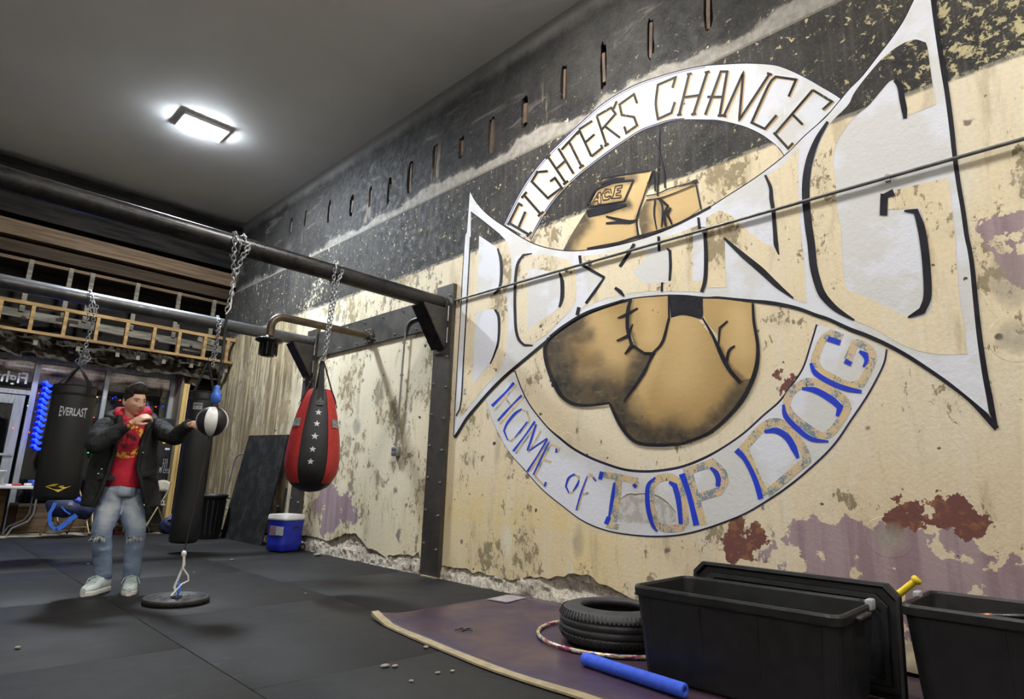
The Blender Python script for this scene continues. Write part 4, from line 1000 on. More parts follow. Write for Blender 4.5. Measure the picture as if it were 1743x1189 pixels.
# ------------------------------------------------------------------ red teardrop bag
def vinyl(name, c1, c2=None, rough=.42):
    return pm(name, c1, c2, 30, rough, bump=.25, bscale=140)
M_RED = vinyl('red_vinyl', (.42, .028, .024), (.36, .022, .02)); M_BLK = vinyl('black_vinyl', (.009, .009, .010), (.013, .013, .014))
M_STRAP = pm('black_webbing', (.007, .007, .0075), (.012, .012, .012), 60, .8, bump=.3)
M_SILV = pm('silver_print', (.66, .66, .68), (.5, .5, .52), 40, .45)
M_TAG = pm('grey_label_print', (.36, .35, .35), (.10, .10, .10), 70, .5, stretch=(1, 1, 2.2), lo=.45, hi=.55)
rc = on_y(516, 760, Y1); bx, by = 2.775, Y1
rb = thing('teardrop_punch_bag', 'red and black teardrop punch bag with a column of white stars', 'punching bag', (bx, by, .84))
zt, zb = 1.775, .835
prof_px = [(300, .103), (340, .125), (430, .160), (520, .187), (600, .206), (700, .226), (850, .242), (950, .238), (1000, .225), (1060, .190), (1100, .145), (1130, .08), (1140, .002)]
prof = [(r, zt-(y-300)/840*(zt-zb)) for y, r in prof_px]
def prof_r(z):
    for (r0, z0), (r1, z1) in zip(prof[:-1], prof[1:]):
        if z1 <= z <= z0: return r0+(r1-r0)*(z-z0)/(z1-z0)
    return prof[0][0]
face = atan2(-by, -bx)
zs = [zt-(zt-.91)*i/22 for i in range(23)]
for k_ in range(6):
    a0 = face - radians(31) + radians(60)*k_ + (radians(1.5) if k_ else 0)
    b = MB(); b.lathe([(prof_r(z)+.003*sin(pi*min(1, (zt-z)*6)), z) for z in zs], 10, (bx, by, 0), None, a0+.008, a0+radians(60)-.008)
    b.build('panel', M_BLK if k_ % 2 == 0 else M_RED, rb)
MB().lathe([(prof_r(z)-.003, z) for z in zs] + [(prof_r(.905)-.004, .905)], 40, (bx, by, 0)).build('inner_shell', M_BLK, rb)
MB().lathe([(prof_r(.915)+.002, .915)] + [(r+.001, z) for r, z in prof if z < .905], 40, (bx, by, 0)).build('bottom_cap', M_BLK, rb)
MB().lathe([(.002, zt+.004), (.095, zt+.004), (.106, zt-.003)], 32, (bx, by, 0)).build('top_cap', M_BLK, rb)
def on_bag(a, z, out=.005): r = prof_r(z)+out; return Vector((bx+r*cos(a), by+r*sin(a), z))
def star(z, R_=.030, a=face):
    b = MB(); vs_ = [on_bag(a, z, .006)]
    for i in range(10):
        rr = R_ if i % 2 == 0 else R_*.42; t = pi/2+2*pi*i/10
        vs_.append(on_bag(a+rr*cos(t)/prof_r(z), z+rr*sin(t), .006))
    b.add(vs_, [(0, i, i % 10+1) for i in range(1, 11)]); b.build('star', M_SILV, rb)
apex = Vector((bx+.0, by, 2.055))
for i, py in enumerate((505, 598, 700, 803, 900)):
    star(zt-(py-300)/840*(zt-zb), .030 if i != 2 else .034, face + (.06-.03*i))
for sgn, w in ((-1, .12), (1, .11)):
    b = MB(); z0 = 1.455; vs_ = []
    for i in range(5):
        for j in range(2): vs_.append(on_bag(face+sgn*radians(57)+(i-2)*w/4/.21, z0+(j-.5)*.075 - .0*sgn, .007))
    b.add(vs_, [(i*2, i*2+2, i*2+3, i*2+1) for i in range(4)]); b.build('label_patch', M_TAG, rb)
for k_ in range(4):
    a = face + radians(6) + k_*pi/2; p = [on_bag(a, 1.66, .009), on_bag(a, 1.70, .010), on_bag(a, zt-.01, .008), apex + Vector((cos(a), sin(a), 0))*.012]
    b = MB(); tw = Vector((-sin(a), cos(a), 0)); vs_ = []
    for i, q in enumerate(p):
        w = .030 if i < 3 else .018; n = Vector((cos(a), sin(a), .2)).normalized()*.003
        vs_ += [q-tw*w-n, q+tw*w-n, q+tw*w+n, q-tw*w+n]
    b.loft([vs_[i*4:i*4+4] for i in range(4)], smooth=False); s_ = b.build('strap', M_STRAP, rb)
    b = MB(); vs_ = []
    for i in range(5):
        for j in range(4): vs_.append(on_bag(a+(i-2)*.0145/.17*1.1, 1.615+.075*j/3, .013))
    b.add(vs_, [(i*4+j, (i+1)*4+j, (i+1)*4+j+1, i*4+j+1) for i in range(4) for j in range(3)], True); b.build('strap_tab', M_BLK, rb)
    for zz in (1.665, 1.64): MB().ball(on_bag(a, zz, .015), .006, 8, 6).build('rivet', M_ZINC, s_)
MB().torus(apex + Vector((0, 0, .01)), .022, .006, (0, 1, 0), 16, 8).build('ring', M_ZINC, rb)
cp = [(bx-.01, Y1-R1*.6, 2.07), (bx-.02, Y1-R1-.015, Z1)] + loop_round(bx-.01, Y1, Z1, R1, .07, 16, pi, -pi) + [(bx+.02, Y1-R1-.03, Z1-.1), (bx+.01, Y1-R1*.6, 2.30), (bx, Y1-.03, 2.08)]
chain_mesh(cp).build('chain', M_CHAIN, rb)['kind'] = 'stuff'

# ------------------------------------------------------------------ heavy bags
def heavy_bag(label, X, Y, r, z0, z1, apex_z):
    t = thing('heavy_bag', label, 'punching bag', (X, Y, z0))
    b = MB(); n = 40; rings = []
    for z, k_ in ((z0, .80), (z0+.012, .93), (z0+.04, .995), (z0+.3, 1.0), ((z0+z1)/2, .985), (z1-.12, .985), (z1-.10, .97), (z1-.02, .975), (z1, .95)):
        rings.append([Vector((X+r*k_*cos(2*pi*i/n), Y+r*k_*sin(2*pi*i/n), z)) for i in range(n)])
    b.loft(rings); b.build('body', M_BLK, t)
    MB().torus((X, Y, z1), r*.95, .010, (0, 0, 1), 40, 8).build('rim', M_STRAP, t)
    MB().lathe([(r*.99, z1-.11), (r*1.005, z1-.105), (r*1.005, z1-.085), (r*.98, z1-.08)], 40, (X, Y, 0)).build('band', M_STRAP, t)
    for k_ in range(4):
        a = pi/4+k_*pi/2 - .3; p0 = Vector((X+cos(a)*r, Y+sin(a)*r, z1-.12)); p1 = Vector((X+cos(a)*r*.97, Y+sin(a)*r*.97, z1+.005)); p2 = Vector((X, Y, apex_z))
        b = MB(); b.bar(p0, p1, .045, .006, (cos(a), sin(a), 0)); b.bar(p1, p2, .032, .005, (cos(a), sin(a), .3)); b.build('strap', M_STRAP, t)
    return t
def wrap_text(parent, body, X, Y, r, z, width, height, mat, ang, arch=0.0, name='lettering'):
    tv, tf = text_mesh(body, 1.0)
    x0, x1 = min(v.x for v in tv), max(v.x for v in tv); y0, y1 = min(v.y for v in tv), max(v.y for v in tv)
    b = MB(); vs_ = []
    for v in tv:
        u = ((v.x-x0)/(x1-x0)-.5); h = (v.y-y0)/(y1-y0)-.5
        h *= 1 + arch*(4*u*u)*1.0
        a = ang + u*width/r; vs_.append((X+(r+.0025)*cos(a), Y+(r+.0025)*sin(a), z+h*height))
    b.add(vs_, tf); return b.build(name, mat, parent)
eb_top, eb_bot = on_y(124, 655, Y2), on_y(104, 843, Y2)
EX, ER, EZ0, EZ1 = 1.385, .212, .635, 1.885
eb = heavy_bag('black heavy bag with white lettering and a yellow mark, hanging beside the blue coil', EX, Y2, ER, EZ0, EZ1, 2.13)
ef = atan2(-Y2, -EX)
wrap_text(eb, 'EVERLAST', EX, Y2, ER, 1.585, .265, .085, M_SILV, ef+.10, .42)
M_YLOGO = pm('yellow_print', (.72, .55, .03), (.62, .46, .02), 20, .5)
def wrap_poly(parent, pts, X, Y, r, z, ang, mat, name):
    b = MB(); P = [Vector((p[0], p[1], 0)) for p in pts]; tr = geometry.tessellate_polygon([P])
    b.add([(X+(r+.003)*cos(ang+p.x/r), Y+(r+.003)*sin(ang+p.x/r), z+p.y) for p in P], [tuple(t_) for t_ in tr]); return b.build(name, mat, parent)
wrap_poly(eb, [(-.115, .01), (-.045, .038), (.005, .042), (-.035, .018), (-.005, .012), (.02, .022), (.055, .026), (.03, .010), (.125, .022), (.055, -.012), (.01, -.046), (-.03, -.022), (-.075, -.006)], EX, Y2, ER*1.0, .765, ef+.02, M_YLOGO, 'logo_mark')
pc = on_y(150, 503, Y2)
cpts = [(EX, Y2-.02, 2.13)] + [(EX+.006*i, Y2-.03-.008*i, 2.13+.10*i) for i in range(1, 8)] + [(pc.x, Y2-R2-.012, Z2)] + loop_round(pc.x, Y2, Z2, R2, .03, 14, pi, -pi) + [(pc.x+.03, Y2-R2-.02, Z2-.12), (pc.x+.01, Y2-R2-.02, Z2-.28)]
chain_mesh(cpts, .05, .034, .0055).build('chain', M_CHAIN, eb)['kind'] = 'stuff'
chain_mesh([(EX-.05, Y2-.06, 2.16), (EX+.02, Y2-.09, 2.30), (EX+.07, Y2-.05, 2.22), (EX-.02, Y2-.08, 2.14), (EX+.05, Y2-.10, 2.20), (EX-.04, Y2-.05, 2.27), (EX+.05, Y2-.02, 2.32), (EX+.03, Y2-.09, 2.12)], .05, .034, .0055).build('chain_knot', M_CHAIN, eb)['kind'] = 'stuff'
TX, TR = 2.765, .165
tb2 = heavy_bag('tall slim black heavy bag behind the ball, almost touching the floor', TX, Y2, TR, .125, 1.99, 2.42)
tf_ = atan2(-Y2, -TX)
b = MB(); vs_ = [(TX+(TR+.002)*cos(tf_-.32+(i-4)*.085), Y2+(TR+.002)*sin(tf_-.32+(i-4)*.085), 1.80+(j-.5)*.085) for i in range(9) for j in range(2)]
b.add(vs_, [(i*2, i*2+2, i*2+3, i*2+1) for i in range(8)]); tg = b.build('label_patch', pm('pale_label', (.42, .42, .43), (.34, .34, .35), 20, .5), tb2)
for i, (u, v, w, h) in enumerate(((-.042, .016, .008, .034), (-.024, .012, .010, .026), (-.008, .018, .008, .030), (.009, .014, .011, .024), (.026, .016, .008, .032), (.043, .014, .008, .034), (.0, -.022, .075, .008))):
    wrap_poly(tg, [(u-w/2, v-h/2), (u+w/2, v-h/2), (u+w/2, v+h/2), (u-w/2, v+h/2)], TX, Y2, TR+.002, 1.80, tf_-.32, M_BLK, 'worn_print')
pc = on_y(367, 548, Y2)
cpts = [(TX+.0, Y2-.03, 2.42), (TX+.06, Y2-.06, 2.6), (pc.x, Y2-R2-.012, Z2)] + loop_round(pc.x, Y2, Z2, R2, .04, 14, pi, -pi) + [(pc.x+.02, Y2-R2-.02, Z2-.14), (TX+.05, Y2-.08, 2.5), (TX+.03, Y2-.08, 2.34)]
chain_mesh(cpts, .05, .034, .0055).build('chain', M_CHAIN, tb2)['kind'] = 'stuff'

# ------------------------------------------------------------------ double-end ball
BC = on_y(361.5, 717, 5.37); BR = .124
be = thing('double_end_ball', 'black and white panelled ball on a cord between pipe and floor weight', 'boxing ball', (1.75, 5.33, .05))
M_BW = pm('white_leather', (.78, .77, .74), (.70, .69, .66), 30, .42, bump=.15, bscale=120)
bf = atan2(-BC.y, -BC.x)
for k_ in range(8):
    a0 = bf - radians(24) + k_*pi/4 + radians(-4)
    pr = [(max(BR*sin(pi*j/18), .003), -BR*cos(pi*j/18)) for j in range(19)]
    b = MB(); b.lathe(pr, 6, BC, None, a0+.012, a0+pi/4-.012); b.build('panel', M_BW if k_ % 2 == 0 else M_BLK, be)
MB().ball(BC, BR*.985, 32, 18).build('bladder', M_BW, be)
M_CORD = MATS['black_cable']
M_BLUEP = pm('blue_tape', (.05, .16, .62), (.03, .11, .48), 20, .5)
up = Vector((0.02, .0, 1.0)).normalized(); t0 = BC + up*BR
MB().cyl(t0, t0+up*.02, .03, n=14).build('eyelet', M_BLK, be)
MB().lathe([(.001, .015), (.016, .017), (.021, .03), (.037, .040), (.041, .07), (.040, .100), (.033, .108), (.029, .116), (.030, .136), (.022, .150), (.023, .17), (.012, .178), (.001, .179)], 14, t0).build('swivel_wrap', M_BLUEP, be)
ct = on_y(397, 478, Y1-.06)
knot = on_y(386, 530, Y1-.06)
MB().tube([t0+up*.17, t0.lerp(knot, .5)+Vector((.006, 0, 0)), knot], .009, 8).build('upper_cord', M_CORD, be)
MB().tube([t0+up*.17, t0+up*.26+Vector((.02, 0, 0)), knot+Vector((.03, .05, -.05))], .004, 6).build('elastic', M_CORD, be)
px1 = on_y(402, 425, Y1).x
chain_mesh([knot, knot.lerp(ct, .5)+Vector((.01, 0, 0)), ct, (px1-.05, Y1-R1-.02, Z1-.14), (px1-.06, Y1-R1-.02, Z1+.02)] + loop_round(px1-.05, Y1, Z1, R1, .05, 14, pi, -pi) + loop_round(px1+.03, Y1, Z1, R1, .04, 14, pi, -pi) + [(px1+.03, Y1-R1-.02, Z1-.10), ct], .05, .034, .0055).build('chain', M_CHAIN, be)['kind'] = 'stuff'
M_ROPE = pm('white_rope', (.74, .72, .68), (.60, .58, .54), 60, .8)
MB().tube([ct+Vector((0, 0, .02)), knot+Vector((.02, -.02, .03)), knot+Vector((-.012, -.02, -.03))], .006, 6).build('tie_rope', M_ROPE, be)
plate_c = Vector((1.75, 5.33, 0)); rk = on_y(313, 942, 5.34)
MB().cyl(BC-up*(BR-.005), BC-up*(BR+.035), .012, n=8).build('lower_eyelet', M_CORD, be)
MB().tube([BC-up*BR, rk], .005, 6).build('lower_cord', M_CORD, be)
MB().tube([rk+Vector((0, 0, .01)), rk+Vector((.012, 0, -.08)), rk+Vector((-.01, 0, -.16)), rk+Vector((-.035, 0, -.24)), plate_c+Vector((.0, 0, .05))], .010, 7).build('tie_rope', M_ROPE, be)
MB().tube([rk+Vector((0, -.01, 0)), rk+Vector((.0, -.015, -.10)), rk+Vector((.045, -.02, -.16)), rk+Vector((.055, -.02, -.20)), rk+Vector((.01, -.02, -.22)), rk+Vector((-.05, -.02, -.29)), plate_c+Vector((-.045, -.02, .055))], .007, 7).build('tie_rope', M_ROPE, be)
MB().ball(rk, .02, 10, 8, (1, 1, 1.3)).build('rope_knot', M_ROPE, be)
MB().tube([plate_c+Vector((0, 0, .05)), plate_c+Vector((.012, -.01, .10)), rk+Vector((-.015, 0, -.2))], .011, 8).build('blue_clip', M_BLUEP, be)
wpl = thing('weight_plate', 'black iron weight plate lying on the rubber floor under the ball', 'weight plate', (1.75, 5.33, 0))
M_IRON = pm('black_iron', (.022, .021, .021), (.04, .038, .036), 25, .5, .3, bump=.3)
PR = .232
MB().lathe([(.02, .002), (PR-.01, .002), (PR, .008), (PR, .038), (PR-.006, .044), (PR-.03, .044), (PR-.038, .030), (.095, .022), (.085, .034), (.05, .036), (.026, .036), (.026, .002)], 48, (1.75, 5.33, 0)).build('disc', M_IRON, wpl)
MB().torus((1.75, 5.33, .04), .034, .007, (0, 0, 1), 20, 8).build('hub_ring', M_IRON, wpl)
# raised casting marks around the plate
for k_ in range(18):
    if k_ % 6 in (4, 5): continue
    a = 2*pi*k_/18; MB().box((1.75+.155*cos(a), 5.33+.155*sin(a), .028), (.022, .012, .008), Matrix.Rotation(a, 3, 'Z')).build('raised_mark', pm('worn_iron', (.16, .155, .15), (.1, .1, .1), 20, .45, .5), wpl)
# ------------------------------------------------------------------ along the storefront
M_BEIGE = pm('beige_enamel', (.50, .45, .33), (.42, .37, .27), 10, .45)
M_BRASS = pm('bronze_chair_tube', (.36, .28, .15), (.28, .21, .11), 12, .4, .5)
M_GREYT = pm('grey_enamel_tube', (.24, .25, .26), (.18, .18, .19), 12, .4, .5)
M_PLAST = pm('black_plastic', (.009, .009, .0095), (.014, .014, .0145), 12, .42, bump=.12)
riser = struct('trim_2', MB().box((1.48, FRONT-.03, .22), (.10, .07, .44)), M_TIMBER2, 'low timber riser below the storefront glass')
for i, x in enumerate((-.9, -.4)): pass
rp = MB().box((0, 0, 0), (.46, .04, .42)).data('riser_panel')
copies('riser_panel', rp, M_TIMBER, riser, [(1.77+.475*i, FRONT-.04, .215) for i in range(4)])
def chair(label, X, Y, rz, tube_mat, seat_mat, group='folding chairs by the storefront'):
    """steel folding chair, seat 0.44 m"""
    t = thing('folding_chair', label, 'chair', (X, Y, 0), group); R = Matrix.Rotation(rz, 3, 'Z'); o = Vector((X, Y, 0))
    def p(x, y, z): return o + R @ Vector((x, y, z))
    for s_ in (-1, 1):
        MB().tube([p(s_*.21, -.22, .0), p(s_*.21, .0, .40), p(s_*.20, .17, .66), p(s_*.19, .20, .80)], .012, 8).build('leg', tube_mat, t)
        MB().tube([p(s_*.19, .26, .0), p(s_*.19, .02, .44)], .012, 8).build('leg', tube_mat, t)
        for yy, zz in ((-.22, .012), (.26, .012)): MB().cyl(p(s_*(.21 if yy < 0 else .19), yy, 0), p(s_*(.21 if yy < 0 else .19), yy, .03), .015, n=8).build('foot_cap', M_PLAST, t)
    MB().tube([p(-.19, .20, .13), p(.19, .20, .13)], .009, 8).build('stretcher', tube_mat, t)
    MB().tube([p(-.21, -.15, .12), p(.21, -.15, .12)], .009, 8).build('stretcher', tube_mat, t)
    MB().rbox(p(0, -.02, .445), (.40, .38, .022), .01, R).build('seat', seat_mat, t)
    b = MB(); vs_ = []
    for i in range(9):
        u = i/8*2-1
        for j in range(5):
            v = j/4; zz = .66+.18*v - (.05*v*u*u); vs_.append(p(u*.205*(1-.10*v), .175+.035*v+.03*(1-u*u), zz))
    b.add(vs_, [(i*5+j, (i+1)*5+j, (i+1)*5+j+1, i*5+j+1) for i in range(8) for j in range(4)], True)
    bk = b.build('backrest', seat_mat, t); md = bk.modifiers.new('s', 'SOLIDIFY'); md.thickness = .014
    return t
c1 = chair('beige folding chair under the blue duffel bag', 2.07, 11.40, .40, M_BRASS, M_BEIGE)
c2 = chair('beige folding chair half hidden behind the boxer, beside the vending machine', 3.10, 11.36, -1.15, M_BRASS, M_BEIGE)
# table
tt = on_y(40, 826, 11.75); TZ = .70
tbl = thing('folding_table', 'narrow folding table with pale top against the glass', 'table', (1.44, 11.72, 0))
MB().rbox((1.44, 11.72, TZ-.02), (.74, .48, .04), .008).build('table_top', pm('pale_laminate', (.55, .53, .50), (.48, .46, .43), 8, .45), tbl)
for xx, s_ in ((1.66, -1), (1.16, -1)):
    for yy in (11.54, 11.90):
        MB().tube([(xx+.05*s_*0, yy, TZ-.04), (xx, yy, .30), (xx-.05, yy, .20), (xx-.22, yy, .11), (xx-.27, yy, .0)] if s_ < 0 else [(xx, yy, TZ-.04), (xx, yy, .2), (xx+.10, yy, .0)], .013, 8).build('leg', M_GREYT, tbl)
MB().box((1.30, 11.97, .36), (.12, .02, .62)).build('side_panel', M_TIMBER, tbl)
for i, (x, y, s_, c, lab) in enumerate(((1.40, 11.58, (.10, .07, .035), (.5, .06, .05), 'small red packet on the folding table'), (1.53, 11.58, (.09, .07, .04), (.7, .62, .5), 'cream packet next to the red packet on the table'), (1.65, 11.59, (.08, .07, .04), (.08, .25, .16), 'green packet on the table edge'), (1.67, 11.80, (.20, .14, .085), (.05, .11, .5), 'blue carton behind the packets on the table'), (1.35, 11.80, (.20, .12, .02), (.75, .75, .73), 'stack of white papers on the table'))):
    b = MB(); b.rbox((x, y, TZ+s_[2]/2+.001), s_, .006, Matrix.Rotation(.2*i-.3, 3, 'Z')); solo(('snack_packet', 'snack_packet', 'snack_packet', 'carton', 'paper_stack')[i], b, pm('packet%d' % i, c, tuple(k_*.8 for k_ in c), 30, .5), lab, ('packet', 'packet', 'packet', 'box', 'papers')[i], (x, y, TZ))
# white bucket on the table seen beside the bag
b = MB().lathe([(.0, 0), (.085, 0), (.10, .20), (.106, .205), (.104, .215), (.0, .215)], 20, (1.16, 11.62, TZ)); solo('tub', b, pm('white_plastic', (.70, .70, .70), (.6, .6, .6), 8, .4), 'white plastic tub at the left end of the folding table', 'tub', (1.16, 11.62, TZ))
# duffel bag
M_NAVY = pm('navy_nylon', (.014, .019, .055), (.022, .028, .08), 14, .55, bump=.5, bscale=22)
M_ROYAL = pm('royal_blue_nylon', (.02, .05, .50), (.02, .04, .36), 14, .5, bump=.4)
du = thing('duffel_bag', 'navy duffel bag with bright blue straps slumped on a folding chair', 'bag', (1.98, 11.05, .24))
dl, dr = on_y(76, 862, 10.98), on_y(160, 872, 10.98)
b = MB(); rings = []
for i in range(17):
    u = i/16; c = dl.lerp(dr, u); c.z = .47-.07*u; k_ = max(.05, (1-abs(2*u-1)**4)**.5)
    ring = []
    for j in range(20):
        a = 2*pi*j/20; w = 1+.18*mnoise.noise(Vector((u*6, cos(a)*2, sin(a)*2)))
        ring.append(c + Vector((0, cos(a)*.13*k_*w, sin(a)*(.155+.02*sin(u*9))*k_*w)))
    rings.append(ring)
b.loft(rings); b.build('body', M_NAVY, du)
b = MB(); rings = []
for i in range(9):
    u = i/8; c = on_y(116+40*u, 846+14*u, 10.93); r_ = .045*(.35+sin(pi*u)); rings.append([c+Vector((0, cos(2*pi*j/12)*r_*1.5, sin(2*pi*j/12)*r_)) for j in range(12)])
b.loft(rings); b.build('blue_pocket', M_ROYAL, du)
def strap_path(pts, w, mat, name, parent, Y):
    P = [on_y(x, y, Y-.02*i*0) for i, (x, y) in enumerate(pts)]
    b = MB(); b_ = [p for p in P]; vs_ = []
    for i, p in enumerate(b_):
        t_ = (b_[min(i+1, len(b_)-1)]-b_[max(i-1, 0)]).normalized(); n = t_.cross(Vector((0, 1, 0))).normalized()
        vs_ += [p-n*w+Vector((0, -.004, 0)), p+n*w+Vector((0, -.004, 0)), p+n*w+Vector((0, .004, 0)), p-n*w+Vector((0, .004, 0))]
    b.loft([vs_[i*4:i*4+4] for i in range(len(b_))], smooth=False); return b.build(name, mat, parent)
M_BSTRAP = pm('blue_webbing', (.03, .13, .55), (.02, .10, .45), 40, .6)
strap_path([(94, 855), (90, 864), (85, 872), (84, 882), (86, 892), (91, 898), (98, 900)], .022, M_BSTRAP, 'strap', du, 10.86)
strap_path([(98, 900), (106, 895), (118, 885), (130, 876)], .032, M_BSTRAP, 'strap', du, 10.85)
strap_path([(105, 862), (112, 870), (120, 875)], .010, M_BSTRAP, 'strap', du, 10.84)
q = on_y(120, 858, 10.86); MB().box(q, (.05, .01, .07)).build('tag', pm('grey_tag', (.3, .32, .36), (.22, .24, .27), 30, .6), du)
# water bottle on the floor
q = on_floor(94, 909)
b = MB(); b.tube([q+Vector((-.11, 0, .035)), q+Vector((-.10, 0, .035)), q+Vector((.04, 0, .035)), q+Vector((.08, 0, .035)), q+Vector((.085, 0, .035)), q+Vector((.11, 0, .035))], [.02, .034, .034, .016, .013, .013], 12)
solo('water_bottle', b, pm('clear_plastic', (.62, .66, .70), (.5, .54, .58), 20, .15), 'crumpled clear water bottle on the floor below the duffel bag', 'bottle', q)
# vending machine
vm = thing('vending_machine', 'tall black vending machine with keypad behind the boxer', 'vending machine', (3.16, 11.92, 0))
MB().rbox((3.16, 11.925, .94), (.50, .43, 1.86), .012).build('cabinet', M_PLAST, vm)
VY = 11.70
def vp(px, py): return on_y(px, py, VY)
q = vp(283, 752); MB().rbox((q.x, VY, q.z), (.10, .02, .04), .006).build('bill_slot', pm('amber_lamp', (.9, .5, .03), (.8, .3, .02), 12, .4, emit=((1, .45, .03), 1.2)), vm)
q = vp(285, 764); MB().rbox((q.x, VY, q.z), (.075, .015, .035), .004).build('display', pm('pale_display', (.5, .55, .6), (.4, .45, .5), 12, .3), vm)
q = vp(281, 788); btn = MB().rbox((0, 0, 0), (.014, .012, .014), .003).data('button')
copies('button', btn, pm('grey_button', (.45, .45, .45), (.35, .35, .35), 12, .5), vm, [(q.x+(i-1)*.028, VY, q.z+(j-2.5)*.026) for i in range(3) for j in range(6)])
q = vp(273, 800); MB().rbox((q.x, VY, q.z), (.04, .014, .09), .004).build('coin_slot', pm('steel_trim', (.42, .42, .42), (.3, .3, .3), 12, .35, .7), vm)
q = vp(283, 801); b = MB()
for dx, dz, w, h in ((0, .03, .09, .005), (0, -.03, .09, .005), (-.045, 0, .005, .06), (.045, 0, .005, .06), (0, .012, .05, .006), (0, -.006, .03, .006)): b.box((q.x+dx, VY+.006, q.z+dz), (w, .01, h))
b.build('coin_return', MATS['grey_button'], vm)
q = vp(276, 855); b = MB().rbox((q.x, VY+.006, q.z), (.07, .014, .07), .004); lk = b.build('lock_plate', MATS['grey_button'], vm); MB().cyl((q.x, VY-.004, q.z), (q.x, VY+.004, q.z), .018, n=12).build('lock', M_PLAST, lk)
MB().box((3.16, VY+.008, 1.20), (.46, .012, 1.1)).build('door_panel', pm('black_gloss', (.012, .012, .013), (.016, .016, .017), 4, .2), vm)
# maroon jacket over a chair seat and shoes beneath, seen between the boxer's legs
M_MAROON = pm('maroon_cloth', (.11, .012, .03), (.07, .008, .02), 10, .8, bump=.4)
b = MB(); vs_ = []
q0, q1 = on_y(194, 838, 11.25), on_y(214, 890, 11.25)
for i in range(13):
    for j in range(11):
        u, v = i/12, j/10; x = q0.x-.08+.36*u; z = .66-.46*v
        vs_.append((x, 11.20+.03*sin(u*11+v)+.04*mnoise.noise(Vector((u*5, v*4, 0))), z+.02*sin(u*9)))
b.add(vs_, [(i*11+j, (i+1)*11+j, (i+1)*11+j+1, i*11+j+1) for i in range(12) for j in range(10)], True)
jk = solo('jacket', b, M_MAROON, 'maroon jacket hanging behind the boxer between his legs', 'jacket', (q0.x, 11.25, .2)); jk.modifiers.new('s', 'SOLIDIFY').thickness = .02
c3 = chair('bronze folding chair behind the boxer under the maroon jacket', 2.585, 11.52, .05, M_BRASS, M_BEIGE)
def shoe_mesh(c, d, L, mat_up, mat_sole, t, hgt=.10, W=.10):
    """low sneaker: sole and upper as lofts from heel to toe"""
    d = Vector((d[0], d[1], 0)).normalized(); s_ = Vector((-d.y, d.x, 0)); c = Vector(c)
    prof = [(0.0, .66, .9), (.06, .82, 1.0), (.2, .86, 1.0), (.35, .84, .95), (.55, .95, .80), (.72, 1.0, .58), (.88, .86, .46), (.96, .6, .40), (1.0, .3, .3)]
    sole = MB(); up_ = MB(); r1 = []; r2 = []
    for u, w, h in prof:
        o = c + d*(u-.5)*L; ww = W*.5*w
        r1.append([o+s_*ww*1.06*max(-1, min(1, 1.35*cos(2*pi*j/16)))+Vector((0, 0, .020+.019*max(-1, min(1, 1.5*sin(2*pi*j/16))))) for j in range(16)])
        r2.append([o+s_*ww*max(-1, min(1, cos(2*pi*j/16)*1.15))*(1 if sin(2*pi*j/16) < .2 else .86)+Vector((0, 0, .030+hgt*h*.5*(1+max(-1, min(1, 1.15*sin(2*pi*j/16)))))) for j in range(16)])
    sole.loft(r1); up_.loft(r2); a = up_.build('upper', mat_up, t); sole.build('sole', mat_sole, t); return a
M_SH1 = pm('black_sneaker', (.02, .02, .02), (.04, .03, .03), 20, .6); M_SH2 = pm('red_sole', (.42, .02, .03), (.3, .015, .02), 20, .6)
for i, (px, py) in enumerate(((190, 907), (205, 908))):
    q = on_floor(px, py); t = thing('sneaker', ('left' if i else 'right')+' of the black sneakers with red soles under the chair behind the boxer', 'shoe', (q.x, q.y, 0), 'sneakers under the chair')
    shoe_mesh((q.x, q.y+.1, 0), (-.1, -1, 0), .28, M_SH1, M_SH2, t)
# blue clothes heap
q = on_floor(284, 903)
for i, (lab, x0, sc, mt) in enumerate((('crumpled blue jacket heaped at the foot of the vending machine', .0, (.20, .13, .17), M_NAVY), ('lighter blue sleeve lying over the heaped jacket', .02, (.16, .06, .05), pm('slate_cloth', (.10, .11, .26), (.07, .08, .2), 14, .8, bump=.4)))):
    b = MB(); b.ball((0, 0, 0), 1, 28, 16)
    for k_ in range(len(b.v)):
        v = b.v[k_]; n_ = 1+.28*mnoise.fractal(v*1.6+Vector((i*5, 0, 0)), .8, 2, 4); v = Vector((v.x*sc[0], v.y*sc[1], v.z*sc[2]))*n_
        if i: v = Matrix.Rotation(-.5, 3, 'Y') @ v
        b.v[k_] = v + Vector((3.50 if not i else 3.50, 11.22-.10*i, (.12, .31)[i]))
        b.v[k_].z = max(b.v[k_].z, .005)
    solo(('jacket', 'sleeve_cloth')[i], b, mt, lab, ('jacket', 'cloth')[i], (3.5, 11.2, 0))

# ------------------------------------------------------------------ by the far end of the painted wall
tc = Vector((3.66, 10.22, 0))
tr = thing('trash_can', 'round ribbed black trash can next to the tall slim bag', 'trash can', tc)
MB().lathe([(.0, .004), (.165, .004), (.175, .02), (.215, .61), (.235, .615), (.240, .655), (.225, .66), (.205, .655), (.165, .03), (.0, .03)], 32, tc).build('body', M_PLAST, tr)
copies('rib', MB().box((0, 0, 0), (.012, .02, .50)).data('rib'), M_PLAST, tr, [tc+Vector((.200*cos(a), .200*sin(a), .32)) for a in [2*pi*i/18 for i in range(18)]], [(0, .065, 2*pi*i/18) for i in range(18)])
for s_ in (-1, 1): MB().tube([tc+Vector((s_*.225, -.06, .60)), tc+Vector((s_*.262, -.05, .60)), tc+Vector((s_*.262, .05, .60)), tc+Vector((s_*.225, .06, .60))], .009, 8).build('handle', M_PLAST, tr)
